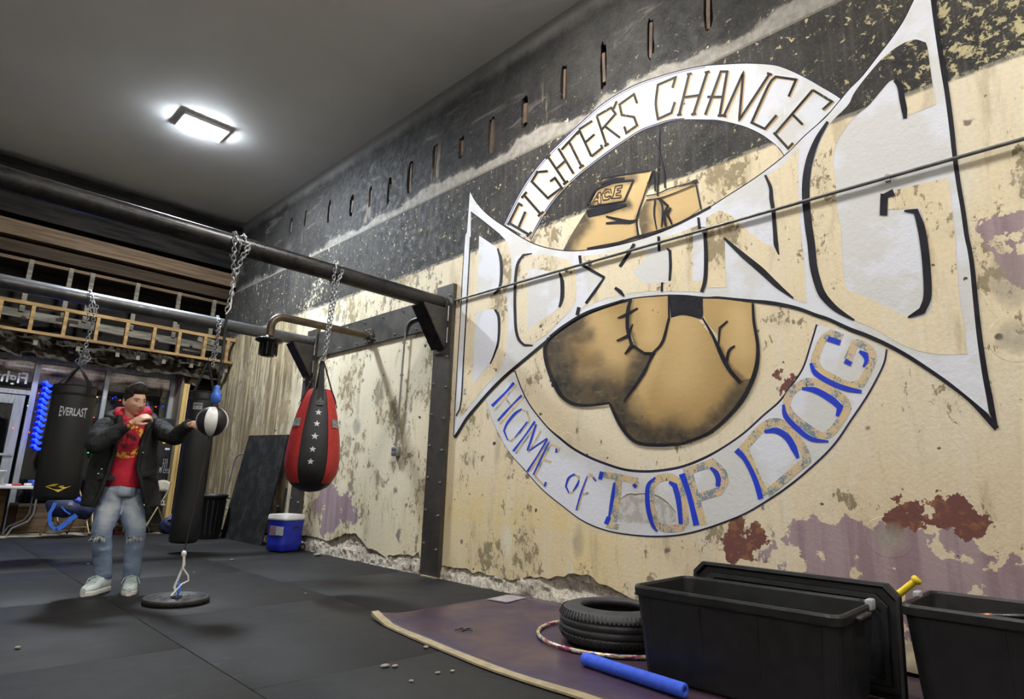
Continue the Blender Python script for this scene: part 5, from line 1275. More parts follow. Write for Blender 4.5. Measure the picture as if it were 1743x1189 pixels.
# leaning black mat and tubular rack
def slab_mat():
    m = Mat('scuffed_black_mat'); X, Y, Z = m.pos(); P = m.vec(X, Y, Z); a = m.noise(P, 5.0, 7.0, .7); b_ = m.noise(P, 45.0, 4.0)
    m.set('Base Color', m.mix((a*.7+b_*.3).sm(.45, .7), (.009, .009, .009), (.045, .044, .042))); m.set('Roughness', .85); m.set('Specular IOR Level', .2); m.bump(b_, .3, .004); return m.m
M_SLAB = slab_mat()
b = MB(); P0 = Vector((3.93, 10.33, 0)); P1 = Vector((3.95, 8.88, 0)); T0 = Vector((4.17, 10.30, 1.60)); T1 = Vector((4.17, 8.86, 1.57))
b.prism([P0, P1, T1, T0], (-.02, 0, .003)); lm = solo('leaning_mat', b, M_SLAB, 'big scuffed black rubber mat leaning on the wall behind the blue cooler', 'mat', (3.95, 9.6, 0))
rk_ = thing('tube_rack', 'thin grey bent tube rack behind the leaning black mat', 'rack', (4.05, 10.5, 0))
MB().tube([(3.92, 10.52, 0), (3.98, 10.52, .6), (4.04, 10.50, 1.18), (4.06, 10.46, 1.26), (4.09, 10.38, 1.30), (4.15, 10.34, 1.31)], .013, 8).build('tube', M_GREYT, rk_)
MB().tube([(3.92, 10.52, .42), (4.15, 10.45, .45)], .010, 8).build('tube', M_GREYT, rk_)
MB().tube([(3.93, 10.50, .06), (4.15, 10.42, .06)], .010, 8).build('tube', M_GREYT, rk_)
b = MB().tube([(4.12, 8.78, .02), (4.16, 8.76, .8)], .016, 8).tube([(4.12, 8.95, .05), (4.14, 8.90, .52), (4.10, 8.86, .55)], .012, 8)
solo('black_rod', b, M_PLAST, 'slim black rod standing between cooler and wall post', 'rod', (4.14, 8.8, 0))

# cooler
ck = Vector((3.93, 8.17, 0)); rz = radians(21)
co = thing('wheeled_cooler', 'royal blue wheeled cooler with a white lid', 'cooler', ck)
RC = Matrix.Rotation(rz, 3, 'Z')
M_CBLUE = pm('cooler_blue', (.010, .022, .33), (.012, .026, .38), 6, .35)
M_CWHITE = pm('cooler_white', (.72, .72, .70), (.64, .64, .62), 6, .35)
def cp_(x, y, z): return ck + RC @ Vector((x, y, z))
CW, CD, CH = .40, .34, .40
b = MB(); rings = []
for z, k_ in ((.015, .90), (.03, .95), (.12, .97), (.15, .93), (.30, .965), (CH, 1.0)):
    ring = []
    for j in range(32):
        a = 2*pi*j/32; e = 5; cx = math.copysign(abs(cos(a))**(2/e), cos(a)); cy_ = math.copysign(abs(sin(a))**(2/e), sin(a))
        ring.append(cp_(cx*CW/2*k_, cy_*CD/2*k_, z))
    rings.append(ring)
b.loft(rings); b.build('body', M_CBLUE, co)
b = MB(); rings = []
for z, k_ in ((CH, .97), (CH+.002, 1.03), (CH+.035, 1.035), (CH+.037, 1.02), (CH+.06, 1.02), (CH+.072, .97), (CH+.074, .90), (CH+.066, .84)):
    rings.append([cp_(math.copysign(abs(cos(2*pi*j/32))**(2/5), cos(2*pi*j/32))*CW/2*k_, math.copysign(abs(sin(2*pi*j/32))**(2/5), sin(2*pi*j/32))*CD/2*k_, z) for j in range(32)])
b.loft(rings); b.build('lid', M_CWHITE, co)
for s_ in (-1, 1):
    w = MB(); w.cyl(cp_(.155, s_*(CD/2-.03), .052), cp_(.155, s_*(CD/2+.012), .052), .052, n=24); wh = w.build('wheel', M_PLAST, co)
    MB().cyl(cp_(.155, s_*(CD/2+.010), .052), cp_(.155, s_*(CD/2+.018), .052), .022, n=14).build('hub_cap', MATS['steel_trim'], wh)
MB().rbox(cp_(.03, -CD/2+.004, .305), (.13, .012, .042), .005, RC).build('grip_recess', pm('cooler_dark', (.006, .010, .12), (.006, .01, .14), 6, .4), co)
MB().box(cp_(.03, -CD/2+.002, .29), (.11, .012, .008), RC).build('grip_lip', M_CBLUE, co)
MB().box(cp_(-CW/2+.0, -.09, .27), (.012, .12, .11), RC).build('sticker', pm('grey_sticker', (.45, .46, .47), (.36, .37, .38), 30, .5), co)
MB().box(cp_(-CW/2+.0, .03, .27), (.012, .09, .12), RC).build('sticker', pm('red_sticker', (.35, .08, .05), (.15, .2, .3), 20, .5), co)
b = MB(); vs_ = []
for i in range(9):
    u = i/8; x = -CW/2*.9+u*CW*.86; zz = .10+.045/(1+math.exp(-(u-.55)*14)); vs_ += [cp_(x, -CD/2*.985-.003, zz), cp_(x, -CD/2*.985-.003, zz+.010)]
b.add(vs_, [(i*2, i*2+2, i*2+3, i*2+1) for i in range(8)]); b.build('moulded_line', M_CBLUE, co)
# crumbs of plaster and debris on the floor
M_DEB = pm('plaster_crumb', (.30, .27, .23), (.22, .195, .165), 20, .9)
for i, (px, py, s_) in enumerate(((540, 946, .07), (210, 1003, .02), (395, 953, .03), (150, 960, .02), (795, 1075, .0), (725, 1103, .03), (770, 1143, .02), (745, 1146, .02), (655, 1135, .03), (672, 1135, .025), (700, 1160, .02), (30, 1104, .03), (330, 975, .02), (520, 1010, .015))):
    if s_ == 0: continue
    q = on_floor(px, py); b = MB(); b.ball((0, 0, 0), 1, 7, 5)
    for k_ in range(len(b.v)): v = b.v[k_]; b.v[k_] = Vector((v.x*s_*.75*(1+.3*sin(i)), v.y*s_*.6, max(v.z, -.9)*s_*.25+s_*.24+.001))*1.0 + Vector((q.x, q.y, 0))
    lab = ['broken plaster flake on the floor near the cooler', 'small plaster crumb beside the weight plate shadow', 'small plaster crumb in front of the leaning mat', 'small crumb on the mat left of the boxer', '', 'crumb near the tan strip of the purple sheet', 'crumb on black mat nearest the tan strip', 'twin crumb left of the tan strip', 'pale chip on the black mat below the purple corner', 'pale chip beside another on the black mat', 'crumb near the bottom edge on black mat', 'white scrap on the mat at far left', 'crumb right of the weight plate rope', 'tiny crumb on mat before the red bag'][i]
    solo('plaster_crumb', b, M_DEB, lab, 'debris', (q.x, q.y, 0), 'crumbs on the mats')
# ------------------------------------------------------------------ purple sheet, tire, hoops, bins
def sheet_mat():
    m = Mat('purple_vinyl_sheet'); X, Y, Z = m.pos(); P = m.vec(X, Y, Z)
    a = m.noise(P, 2.2, 5.0, .6); b_ = m.noise(P, 22.0, 6.0, .7)
    c = m.mix(a.sm(.35, .65), (.060, .035, .048), (.040, .025, .055)); c = m.mix(b_.sm(.60, .75)*.35, c, (.15, .11, .11))
    dust = (b_*.6 + (X-3.4)*.35 + (Y-3.0)*.12 - .62).sm(0.0, .12); c = m.mix(dust*.45, c, (.36, .31, .27))
    m.set('Base Color', c); m.set('Roughness', a.sm(.3, .7, .30, .46)); m.bump(b_, .08, .004); return m.m
M_SHEET = sheet_mat()
eL = [on_floor(*p) for p in ((632, 1053), (650, 1064), (700, 1087), (760, 1112), (820, 1137), (880, 1158), (940, 1177), (985, 1191))]
x_s = eL[-1].x
eL = [(p.x, p.y) for p in eL] + [(2.47, 1.6), (2.45, .9), (2.44, .2)]
b = MB(); vs_ = []; NV = 14
pathL = smooth_path(eL, False, .06, 80)
for i, p in enumerate(pathL):
    u = i/(len(pathL)-1)
    for j in range(NV+1):
        v = j/NV; x = p.x+(4.19-p.x)*v; y = p.y + v*(4.10-3.99)*(1-u)
        z = .006 + .004*mnoise.noise(Vector((x*2, y*2, 0))) + (.035*max(0, 1-u*14)*max(0, 1-v*6)) + .006*max(0, 1-v*8)
        vs_.append((x, y, max(z, .003)))
n_ = NV+1
b.add(vs_, [(i*n_+j, (i+1)*n_+j, (i+1)*n_+j+1, i*n_+j+1) for i in range(len(pathL)-1) for j in range(NV)], True)
sh = thing('floor_sheet', 'purple vinyl sheet on the floor below the mural with a tan edge', 'floor sheet', (3.3, 2.3, 0))
o = b.build('sheet', M_SHEET, sh); md = o.modifiers.new('s', 'SOLIDIFY'); md.thickness = .003; md.offset = -1
b = MB(); vs_ = []
for i, p in enumerate(pathL):
    u = i/(len(pathL)-1); zt_ = vs_z = .010 + .035*max(0, 1-u*14)
    w = .055+.012*sin(i*.7)*.3
    vs_ += [(p.x-.006, p.y, zt_*.6), (p.x-.004, p.y, zt_+.006), (p.x+w, p.y+.0, zt_+.008), (p.x+w, p.y, zt_)]
b.loft([[Vector(q) for q in vs_[i*4:i*4+4]] for i in range(len(pathL))], smooth=False)
b.build('edge_strip', pm('tan_backing_tape', (.34, .275, .165), (.27, .215, .125), 12, .7, bump=.3), sh)
q = on_floor(863, 1021); b = MB(); b.box((q.x, q.y, .014), (.30, .20, .004), Matrix.Rotation(.2, 3, 'Z')); b.build('printed_label', pm('grey_print_patch', (.34, .31, .30), (.20, .17, .18), 30, .7, stretch=(.4, 3, 1)), sh)
q = on_floor(790, 1075)
b = MB()
for k_ in range(5): a = k_*1.25; b.tube([(q.x, q.y, .013), (q.x+.03*cos(a), q.y+.03*sin(a), .02), (q.x+.06*cos(a+.3), q.y+.05*sin(a), .014)], .004, 5)
solo('black_scrap', b, M_PLAST, 'tiny black scrap on the purple sheet', 'scrap', (q.x, q.y, .01))
SZ = .012
# tire
tq = Vector((3.47, 2.50, SZ)); TRr, TH = .345, .225
ty = thing('car_tire', 'worn black car tire lying flat beside the black tote', 'tire', tq)
M_TIRE = pm('tire_rubber', (.020, .020, .020), (.034, .033, .032), 20, .6, bump=.2)
prof = [(.205, .012), (.215, .002), (.25, .0), (.295, .012), (.322, .030), (.332, .05)]
prof += [(.335, .062), (.327, .066), (.327, .072), (.336, .076), (.337, .10), (.329, .104), (.329, .110), (.337, .114), (.336, .138), (.328, .142), (.328, .148), (.335, .152)]
prof += [(.332, .165), (.322, .180), (.298, .194), (.262, .203), (.240, .203), (.225, .198), (.215, .203), (.206, .195), (.200, .180), (.215, .165), (.25, .155), (.300, .14), (.302, .07), (.25, .05), (.215, .04), (.200, .025), (.205, .012)]
prof = [(r*1.03, z*1.10) for r, z in prof]
MB().lathe(prof, 72, tq).build('carcass', M_TIRE, ty)
tb_ = MB().box((0, 0, 0), (.008, .006, .045)).data('tread_block')
lc = []; rt = []
for i in range(80):
    a = 2*pi*i/80
    for z, r in ((.187, .339), (.053, .340)): lc.append(tq+Vector((r*cos(a), r*sin(a), z))); rt.append((0, (-.5 if z > .1 else .5), a))
copies('tread_sipe', tb_, pm('tire_groove', (.030, .030, .030), (.042, .041, .04), 20, .55), ty, lc, rt)
# hoops
def hoop_mat():
    m = Mat('taped_hoop'); X, Y, Z = m.obj()
    w = m.new('ShaderNodeTexWave'); w.inputs['Scale'].default_value = 9.0; w.inputs['Distortion'].default_value = 1.5
    v = m.vec(X*1.0, Y*1.0, Z*3.0); m.nt.links.new(v.k, w.inputs['Vector']); s_ = S(m.nt, w.outputs['Fac'] if 'Fac' in w.outputs else w.outputs[1])
    n = m.noise(v, 14.0, 2.0)
    c = m.mix(s_.sm(.3, .7), (.50, .42, .22), (.62, .60, .56)); c = m.mix(n.sm(.52, .56), c, (.36, .06, .16)); c = m.mix(n.sm(.42, .38), c, (.10, .10, .36)); c = m.mix((n-.5).ab().sm(.02, .0)*.8, c, (.60, .48, .05))
    m.set('Base Color', c); m.set('Roughness', .3); m.set('Metallic', .3); return m.m
M_HOOP = hoop_mat()
hq = Vector((3.56, 2.555, SZ+.0125)); b = MB().torus(hq, .505, .0125, (0, 0, 1), 96, 8)
solo('hula_hoop', b, M_HOOP, 'taped multicoloured hula hoop on the floor around the tire', 'hula hoop', (3.56, 2.555, SZ))
# foam noodle
a0, a1 = on_floor(994, 1121, .045), on_floor(1166, 1176, .045)
nd = thing('foam_roller', 'bright blue foam tube on the floor in front of the tote', 'foam tube', (a0.x, a0.y, SZ))
M_FOAM = pm('blue_foam', (.045, .115, .72), (.035, .095, .62), 40, .75, bump=.3, bscale=200)
d = (a1-a0).normalized(); x_, y_ = MB().frame(d); b = MB(); rings = []
rr = .034
for t_, r_ in ((0, .022), (0.0, .030), (.006, rr), ((a1-a0).length-.006, rr), ((a1-a0).length, .030), ((a1-a0).length, .013), ((a1-a0).length-.05, .012)):
    rings.append([a0+Vector((0, 0, SZ+rr-.045+.001))+d*t_+(x_*cos(2*pi*j/24)+y_*sin(2*pi*j/24))*r_ for j in range(24)])
b.loft(rings, caps=True); b.build('tube', M_FOAM, nd)
# totes
M_TOTE = pm('tote_black', (.0125, .0125, .013), (.018, .018, .0185), 14, .40, bump=.10, bscale=160)
M_CLIP = pm('grey_clip', (.40, .40, .41), (.33, .33, .34), 12, .45)
def rrect(cx, cy, w, l, r, n=5):
    P = []
    for sx, sy, a in ((1, 1, 0), (-1, 1, pi/2), (-1, -1, pi), (1, -1, 3*pi/2)):
        for k_ in range(n+1): t = a+pi/2*k_/n; P.append((cx+sx*(w/2-r)+r*cos(t), cy+sy*(l/2-r)+r*sin(t)))
    return P
def tote(label, cx, cy, w, l, h, rot, clips, z=SZ):
    t = thing('storage_tote', label, 'storage bin', (cx, cy, z)); R = Matrix.Rotation(rot, 3, 'Z'); o = Vector((cx, cy, z))
    def ring(k_w, zz, rad=.06, ext=0.0): return [o + R @ Vector((x, y, zz)) for x, y in rrect(0, 0, w*k_w+ext, l*(1-(1-k_w)*w/l)+ext, rad)]
    b = MB()
    outer_ = [ring(.84, 0.003, .05), ring(.86, .012), ring(.97, h-.055), ring(.97, h-.05, .06, .022), ring(.97, h-.012, .06, .026), ring(.97, h, .06, .016), ring(.97, h, .06, -.004), ring(.965, h-.012, .055, -.012), ring(.85, .03, .05, -.012)]
    b.loft(outer_, smooth=False); bo = b.build('body', M_TOTE, t)
    b = MB()
    for k_ in range(3): b.loft([ring(.97, h-.05+.0, .06, .024), ring(.97, h-.046, .06, .030)], caps=False, smooth=False)
    b.build('rim_bead', M_TOTE, t)
    # stiffening ribs on the long sides
    for s_ in (-1, 1):
        for yy in (-.5, -.17, .17, .5):
            p0 = o + R @ Vector((s_*w*.425, yy*l*.78, .03)); p1 = o + R @ Vector((s_*w*.487, yy*l*.82, h-.06)); MB().bar(p0, p1, .02, .008, R @ Vector((s_, 0, 0))).build('side_rib', M_TOTE, t)
    for s_ in clips:
        c = o + R @ Vector((s_[0]*w/2, s_[1]*l/2, h-.005)); R2 = R
        MB().rbox(c, (.075 if abs(s_[1]) > .9 else .03, .03 if abs(s_[1]) > .9 else .075, .05), .006, R2).build('latch', M_CLIP, t)
    # end grips
    for s_ in (-1, 1):
        c = o + R @ Vector((0, s_*(l/2+.012), h-.035)); MB().rbox(c, (.20, .035, .022), .008, R).build('grip', M_TOTE, t)
    return t
tote('open black tote in front, with one grey latch on its far corner', 3.275, 1.51, .61, 1.03, .452, radians(2.5), [(.62, -1.0)])
tote('open black tote at the right edge holding a sparkly hoop', 3.80, .36, .66, 1.04, .475, radians(1), [(.15, 1.0)])
# upright lid
ld = thing('tote_lid', 'black tote lid standing on edge behind the front tote', 'lid', (3.70, 1.5, SZ))
tilt = Matrix.Rotation(radians(6), 3, 'Y'); c0 = Vector((3.635, 1.475, SZ))
def lp(x, y, z): return c0 + tilt @ Vector((x, y, z))
LW, LHh = 1.12, .535
def lring(x, ins, cut=.055): 
    a, h_ = LW/2-ins, LHh-ins
    return [lp(x, -a, ins), lp(x, a, ins), lp(x, a, h_-cut), lp(x, a-cut, h_), lp(x, -a+cut, h_), lp(x, -a, h_-cut)]
b = MB(); b.loft([lring(.0, 0), lring(-.035, .004), lring(-.038, .02), lring(-.014, .03), lring(-.014, .055), lring(-.03, .062), lring(-.03, .085), lring(-.018, .092)], smooth=False); b.build('lid_body', M_TOTE, ld)
b = MB(); b.loft([lring(.002, .01), lring(.03, .05)], smooth=False); b.build('lid_crown', M_TOTE, ld)
# yellow bat
q0, q1 = on_x(1515, 1022, 3.93), on_x(1562, 985, 3.95)
d = (q1-q0).normalized()
bt = thing('yellow_bat', 'yellow plastic bat handle sticking up behind the tote lid', 'bat', (q0.x, q0.y, q0.z))
M_YP = pm('yellow_plastic', (.80, .58, .02), (.70, .50, .015), 12, .4)
MB().tube([q0-d*.52, q0, q1-d*.02], [.024, .019, .017], 14).build('shaft', M_YP, bt)
MB().tube([q1-d*.024, q1-d*.016, q1, q1+d*.006], [.018, .026, .026, .018], 14).build('knob', M_YP, bt)
# second hoop inside the right tote
qa, qb, qc = Vector((3.62, .74, .455)), Vector((3.80, .50, .49)), Vector((3.88, .10, .46))
b = MB(); pts = []
for i in range(72):
    a = 2*pi*i/72; pts.append(Vector((3.80+.26*cos(a), .36+.46*sin(a)*1.0, .455+.075*cos(a*1.0+2.2))))
b.tube(pts, .012, 8, closed=True)
def hoop2_mat():
    m = Mat('sparkly_hoop'); X, Y, Z = m.obj(); n = m.noise(m.vec(X, Y, Z), 16.0, 2.0)
    c = m.mix(n.sm(.48, .52), (.015, .015, .016), (.55, .03, .10)); c = m.mix(n.sm(.56, .58), c, (.62, .50, .05)); c = m.mix(n.sm(.63, .66), c, (.7, .7, .68))
    m.set('Base Color', c); m.set('Roughness', .25); return m.m
solo('hula_hoop', b, hoop2_mat(), 'dark sparkly hula hoop lying in the right-hand tote', 'hula hoop', (3.80, .36, .40))
# ------------------------------------------------------------------ the boxer
PB = on_floor(200, 1005); PB.z = 0
e_d = Vector((PB.x, PB.y, 0)).normalized(); e_r = Vector((e_d.y, -e_d.x, 0)); UPV = Vector((0, 0, 1))
def J(px, py, d=0.0):
    r_ = ray(px, py); t = ((PB - CAM).dot(e_d) + d)/r_.dot(e_d); return CAM + r_*t
def cr3(P, R_, n=6):
    """Catmull-Rom through 3-D points with radii"""
    P = [Vector(p) for p in P]; out = []; rad = []
    for i in range(len(P)-1):
        p0, p1, p2, p3 = P[max(i-1, 0)], P[i], P[i+1], P[min(i+2, len(P)-1)]
        for k_ in range(n):
            t = k_/n; out.append(.5*((2*p1)+(p2-p0)*t+(2*p0-5*p1+4*p2-p3)*t*t+(3*p1-p0-3*p2+p3)*t**3)); rad.append(R_[i]*(1-t)+R_[i+1]*t)
    return out+[P[-1]], rad+[R_[-1]]
def limb(b, P, R_, n=16, wr=0.0, sq=0.0, seed=0):
    pts, rad = cr3(P, R_); k0 = len(b.v); b.tube(pts, rad, n)
    if wr:
        N = len(pts)
        for i in range(N):
            for j in range(n):
                q = b.v[k0+i*n+j]; d = (q-pts[i])
                w = mnoise.noise(Vector((q.x*9+seed, q.y*9, q.z*16)))*.6 + mnoise.noise(Vector((q.x*24, q.y*24+seed, q.z*34)))*.4
                b.v[k0+i*n+j] = pts[i] + d*(1+wr*w/max(rad[i], .02)*.1*10*.1)
                b.v[k0+i*n+j] = pts[i] + d.normalized()*(rad[i]+wr*w)
    return b
def remeshed(b, name, mat, parent, voxel, smooth_it=4):
    """fuse overlapping closed pieces into one continuous surface"""
    o = b.build(name, mat, parent)
    m1 = o.modifiers.new('r', 'REMESH'); m1.mode = 'VOXEL'; m1.voxel_size = voxel
    m2 = o.modifiers.new('s', 'SMOOTH'); m2.iterations = smooth_it; m2.factor = .5
    dg = bpy.context.evaluated_depsgraph_get(); me = bpy.data.meshes.new_from_object(o.evaluated_get(dg))
    o.modifiers.clear(); old = o.data; o.data = me; bpy.data.meshes.remove(old)
    me.polygons.foreach_set('use_smooth', [True]*len(me.polygons))
    if not me.materials: me.materials.append(mat)
    return o
boxer = thing('person', 'young person in dark parka, red hoodie and ripped jeans jabbing at the ball', 'person', PB)

# ---- skeleton
hipR, hipL = J(189, 846, -.03), J(222, 846, .02)
kneR, kneL = J(172, 911, -.10), J(230, 911, -.08)
ankR, ankL = J(176, 982, -.02), J(221.5, 996, -.06)
sole_z = .0
shR, shL = J(180, 724, -.07), J(268, 727, -.02)
elR, elL = J(164, 757, -.24), J(299, 742, -.27)
wrR, wrL = J(219, 721.5, -.30), J(321.5, 723, -.46)
chest, waist, pelv = J(221, 748, -.02), J(209, 800, 0), J(205, 835, 0)
neckb, hc = J(222, 714, -.01), J(228.5, 684, -.06)

# ---- head, in its own axes: x = its right, y = forward, z = up
yawf = radians(33); fwd = (e_r*sin(yawf) - e_d*cos(yawf)); fwd = (fwd*cos(radians(7)) - UPV*sin(radians(7))).normalized()
hx = fwd.cross(UPV).normalized(); hup = hx.cross(fwd).normalized()
roll_ = radians(-4); hx, hup = hx*cos(roll_)+hup*sin(roll_), hup*cos(roll_)-hx*sin(roll_)
HS = 1.06
def H(x, y, z): return hc + (hx*x + fwd*y + hup*z)*HS
def gs(x, z, x0, z0, sx, sz): return math.exp(-((x-x0)/sx)**2-((z-z0)/sz)**2)
def head_point(th, ph):
    """th: 0 at crown .. pi at bottom; ph: 0 = forward"""
    sx, sy, sz = sin(th)*sin(ph), sin(th)*cos(ph), cos(th)
    x, y, z = sx*.074, sy*.094, sz*.116
    if z < 0: k_ = -z/.116; x *= 1-.40*k_**1.6; y = y*(1-.12*k_) + (.012*k_ if sy > 0 else .030*k_)
    else: y *= 1 + .04*(z/.116)
    if sy > 0:
        f = min(1, sy*1.6)
        y -= .006*f*(gs(x, z, .031, .012, .020, .016)+gs(x, z, -.031, .012, .020, .016))          # sockets
        y += .005*f*(gs(x, z, .028, .034, .026, .009)+gs(x, z, -.028, .034, .026, .009))          # brows
        y += .020*f*gs(x, z, 0, -.026, .012, .016) + .010*f*gs(x, z, 0, .004, .009, .026)         # nose
        y += .005*f*(gs(x, z, .013, -.032, .007, .008)+gs(x, z, -.013, -.032, .007, .008))
        y += .007*f*gs(x, z, 0, -.056, .020, .006) + .007*f*gs(x, z, 0, -.067, .017, .006) - .003*f*gs(x, z, 0, -.0615, .022, .003)
        y += .011*f*gs(x, z, 0, -.094, .018, .014)                                                 # chin
        y += .004*f*(gs(x, z, .045, -.015, .018, .02)+gs(x, z, -.045, -.015, .018, .02))           # cheeks
    return x, y, z
body = MB(); NT_, NP_ = 56, 72; rings = []
for i in range(NT_+1):
    th = .02+(pi-.04)*i/NT_; rings.append([H(*head_point(th, 2*pi*j/NP_)) for j in range(NP_)])
body.loft(rings)
for s_ in (-1, 1):                                                # ears
    R_ = Matrix((hx, fwd, hup)).transposed()
    e = MB(); e.ball((0, 0, 0), 1, 14, 10)
    for v in e.v:
        q = Vector((v.x*.010, v.y*.018, v.z*.031)); q = Matrix.Rotation(.2, 3, 'X') @ q; q.x += s_*(.075+.35*(-q.y)*1.0*.5); body.v.append(H(q.x, q.y-.008, q.z-.004))
    k0 = len(body.v)-len(e.v)
    for f in e.f: body.f.append([i+k0 for i in f]); body.sm.append(True)
limb(body, [neckb-UPV*.05, neckb.lerp(hc, .35), H(0, -.015, -.055)], [.066, .060, .058], 18)
# trunk and limbs under the clothes
limb(body, [pelv-UPV*.04, pelv, waist, chest, neckb-UPV*.03], [.10, .115, .10, .095, .06], 18)
for h_, k_, a_ in ((hipR, kneR, ankR), (hipL, kneL, ankL)): limb(body, [h_+UPV*.05, h_.lerp(k_, .4), k_, k_.lerp(a_, .45), a_], [.085, .072, .052, .048, .036], 14)
for s_, e_, w_ in ((shR, elR, wrR), (shL, elL, wrL)): limb(body, [chest.lerp(s_, .7)-UPV*.02, s_-UPV*.03, s_.lerp(e_, .5)-UPV*.01, e_, e_.lerp(w_, .5), w_], [.05, .048, .043, .038, .034, .026], 14)
def hand(b, w, h, n, curl, thumb_side):
    """w wrist, h hand axis, n back-of-hand normal; curl 0 open .. 1 fist"""
    h = h.normalized(); n = (n-h*n.dot(h)).normalized(); s_ = h.cross(n)*thumb_side
    limb(b, [w-h*.05, w, w+h*.03, w+h*.075], [.026, .025, .030, .028], 14)
    for k_ in (-.026, -.009, .009, .026): limb(b, [w+h*.015+s_*k_*.6, w+h*.055+s_*k_, w+h*.088+s_*k_+n*.003], [.014, .0145, .0125], 10)
    for i, (k_, L) in enumerate(((-.030, .80), (-.010, 1.0), (.011, .97), (.031, .88))):        # little .. index along +s
        p0 = w+h*.088+s_*k_+n*.002; a1, a2, a3 = curl*.75, curl*2.15, curl*3.1
        q1 = p0+(h*cos(a1)-n*sin(a1))*.042*L; q2 = q1+(h*cos(a2)-n*sin(a2))*.028*L; q3 = q2+(h*cos(a3)-n*sin(a3))*.022*L
        limb(b, [p0-h*.012, p0, q1, q2, q3], [.0115, .0115, .0100, .0092, .0078], 10)
    t0 = w+h*.022+s_*.024-n*.006; t1 = t0+(h*.62+s_*.55-n*.35).normalized()*.040; t2 = t1+(h*.75-n*.35-s_*.35*curl).normalized()*.034; t3 = t2+(h*.45-n*.45-s_*.75*curl).normalized()*.026
    limb(b, [t0, t1, t2, t3], [.0165, .0135, .0115, .0095], 10)
hR = (e_r*.84+UPV*.54-e_d*.02); nR = (-e_d*.62+UPV*.66-e_r*.40)
hand(body, wrR+hR.normalized()*.03, hR, nR, .62, 1)
hL = (e_r*.40-e_d*.90+UPV*.05); nL = (-e_r*.62-e_d*.25+UPV*.70)
hand(body, wrL+hL.normalized()*.02, hL, nL, .95, -1)
def skin_material():
    m = Mat('skin'); a = m.attr('paint'); X, Y, Z = m.pos(); n = m.noise(m.vec(X, Y, Z), 60.0, 4.0)
    m.set('Base Color', m.mix(n.sm(.3, .7)*.12, a, (.55, .28, .20))); m.set('Roughness', .48); m.set('Subsurface Weight', .12); m.set('Subsurface Radius', (.012, .005, .003)); m.set('Specular IOR Level', .4)
    m.bump(n, .08, .002); return m.m
M_SKIN = skin_material()
bo = remeshed(body, 'body', M_SKIN, boxer, .0042, 3)
me = bo.data; ca = me.color_attributes.new('paint', 'FLOAT_COLOR', 'POINT'); cols = []
for v in me.vertices:
    p = v.co + PB - hc; x, y, z = p.dot(hx)/HS, p.dot(fwd)/HS, p.dot(hup)/HS
    c = Vector((.60, .355, .235))
    if y > .02 and abs(x) < .07 and -.12 < z < .07:
        c = c.lerp(Vector((.48, .16, .13)), .75*min(1, gs(x, z, 0, -.057, .021, .006)+gs(x, z, 0, -.067, .018, .006)))
        c = c.lerp(Vector((.26, .07, .06)), .6*gs(x, z, 0, -.0618, .022, .0022))
        for s_ in (-1, 1):
            bz = z - .0335 + .20*max(0, (abs(x)-.038))*.9; c = c.lerp(Vector((.035, .022, .016)), .92*min(1, math.exp(-((abs(x)-.032)/.021)**4-(bz/.0052)**2) if x*s_ > 0 else 0))
            c = c.lerp(Vector((.36, .18, .12)), .4*gs(x, z, s_*.031, .010, .020, .012))
        c = c.lerp(Vector((.22, .11, .075)), .5*(gs(x, z, .008, -.037, .004, .003)+gs(x, z, -.008, -.037, .004, .003)))
        c = c.lerp(Vector((.56, .24, .17)), .35*(gs(x, z, .044, -.02, .02, .02)+gs(x, z, -.044, -.02, .02, .02)+gs(x, z, 0, -.026, .012, .012)))
    if z < -.10 and y < .1: c = c*.92
    cols += [c.x, c.y, c.z, 1]
ca.data.foreach_set('color', cols)
M_EYEW = pm('eye_white', (.62, .60, .57), (.58, .55, .52), 9, .25); M_IRIS = pm('dark_iris', (.020, .012, .008), (.03, .018, .01), 9, .15); M_LASH = pm('lashes', (.012, .009, .008), None, 9, .7)
for s_ in (-1, 1):
    ec = H(s_*.0305, .0715, .0105); b = MB(); b.ball((0, 0, 0), .0125*HS, 16, 10)
    R_ = Matrix((hx, fwd, hup)).transposed()
    b.v = [ec + R_ @ Vector((v.x*1.1, v.y*.9, v.z*.55)) for v in b.v]; ey = b.build('eye', M_EYEW, boxer)
    g = (fwd + hx*(-.25)*1.0 - hup*.05).normalized(); ic = ec + g*.0085
    b = MB(); b.ball((0, 0, 0), .0060*HS, 12, 8); b.v = [ic + v for v in b.v]; b.build('iris', M_IRIS, ey)
    b = MB(); b.tube([H(s_*.0305+(t_-.5)*.030, .0825-abs(t_-.5)*.018, .0165+.003*cos((t_-.5)*3)-.004*abs(t_-.5)) for t_ in [i/8 for i in range(9)]], [.0008]+[.0022]*7+[.0008], 6); b.build('lash_line', M_LASH, ey)
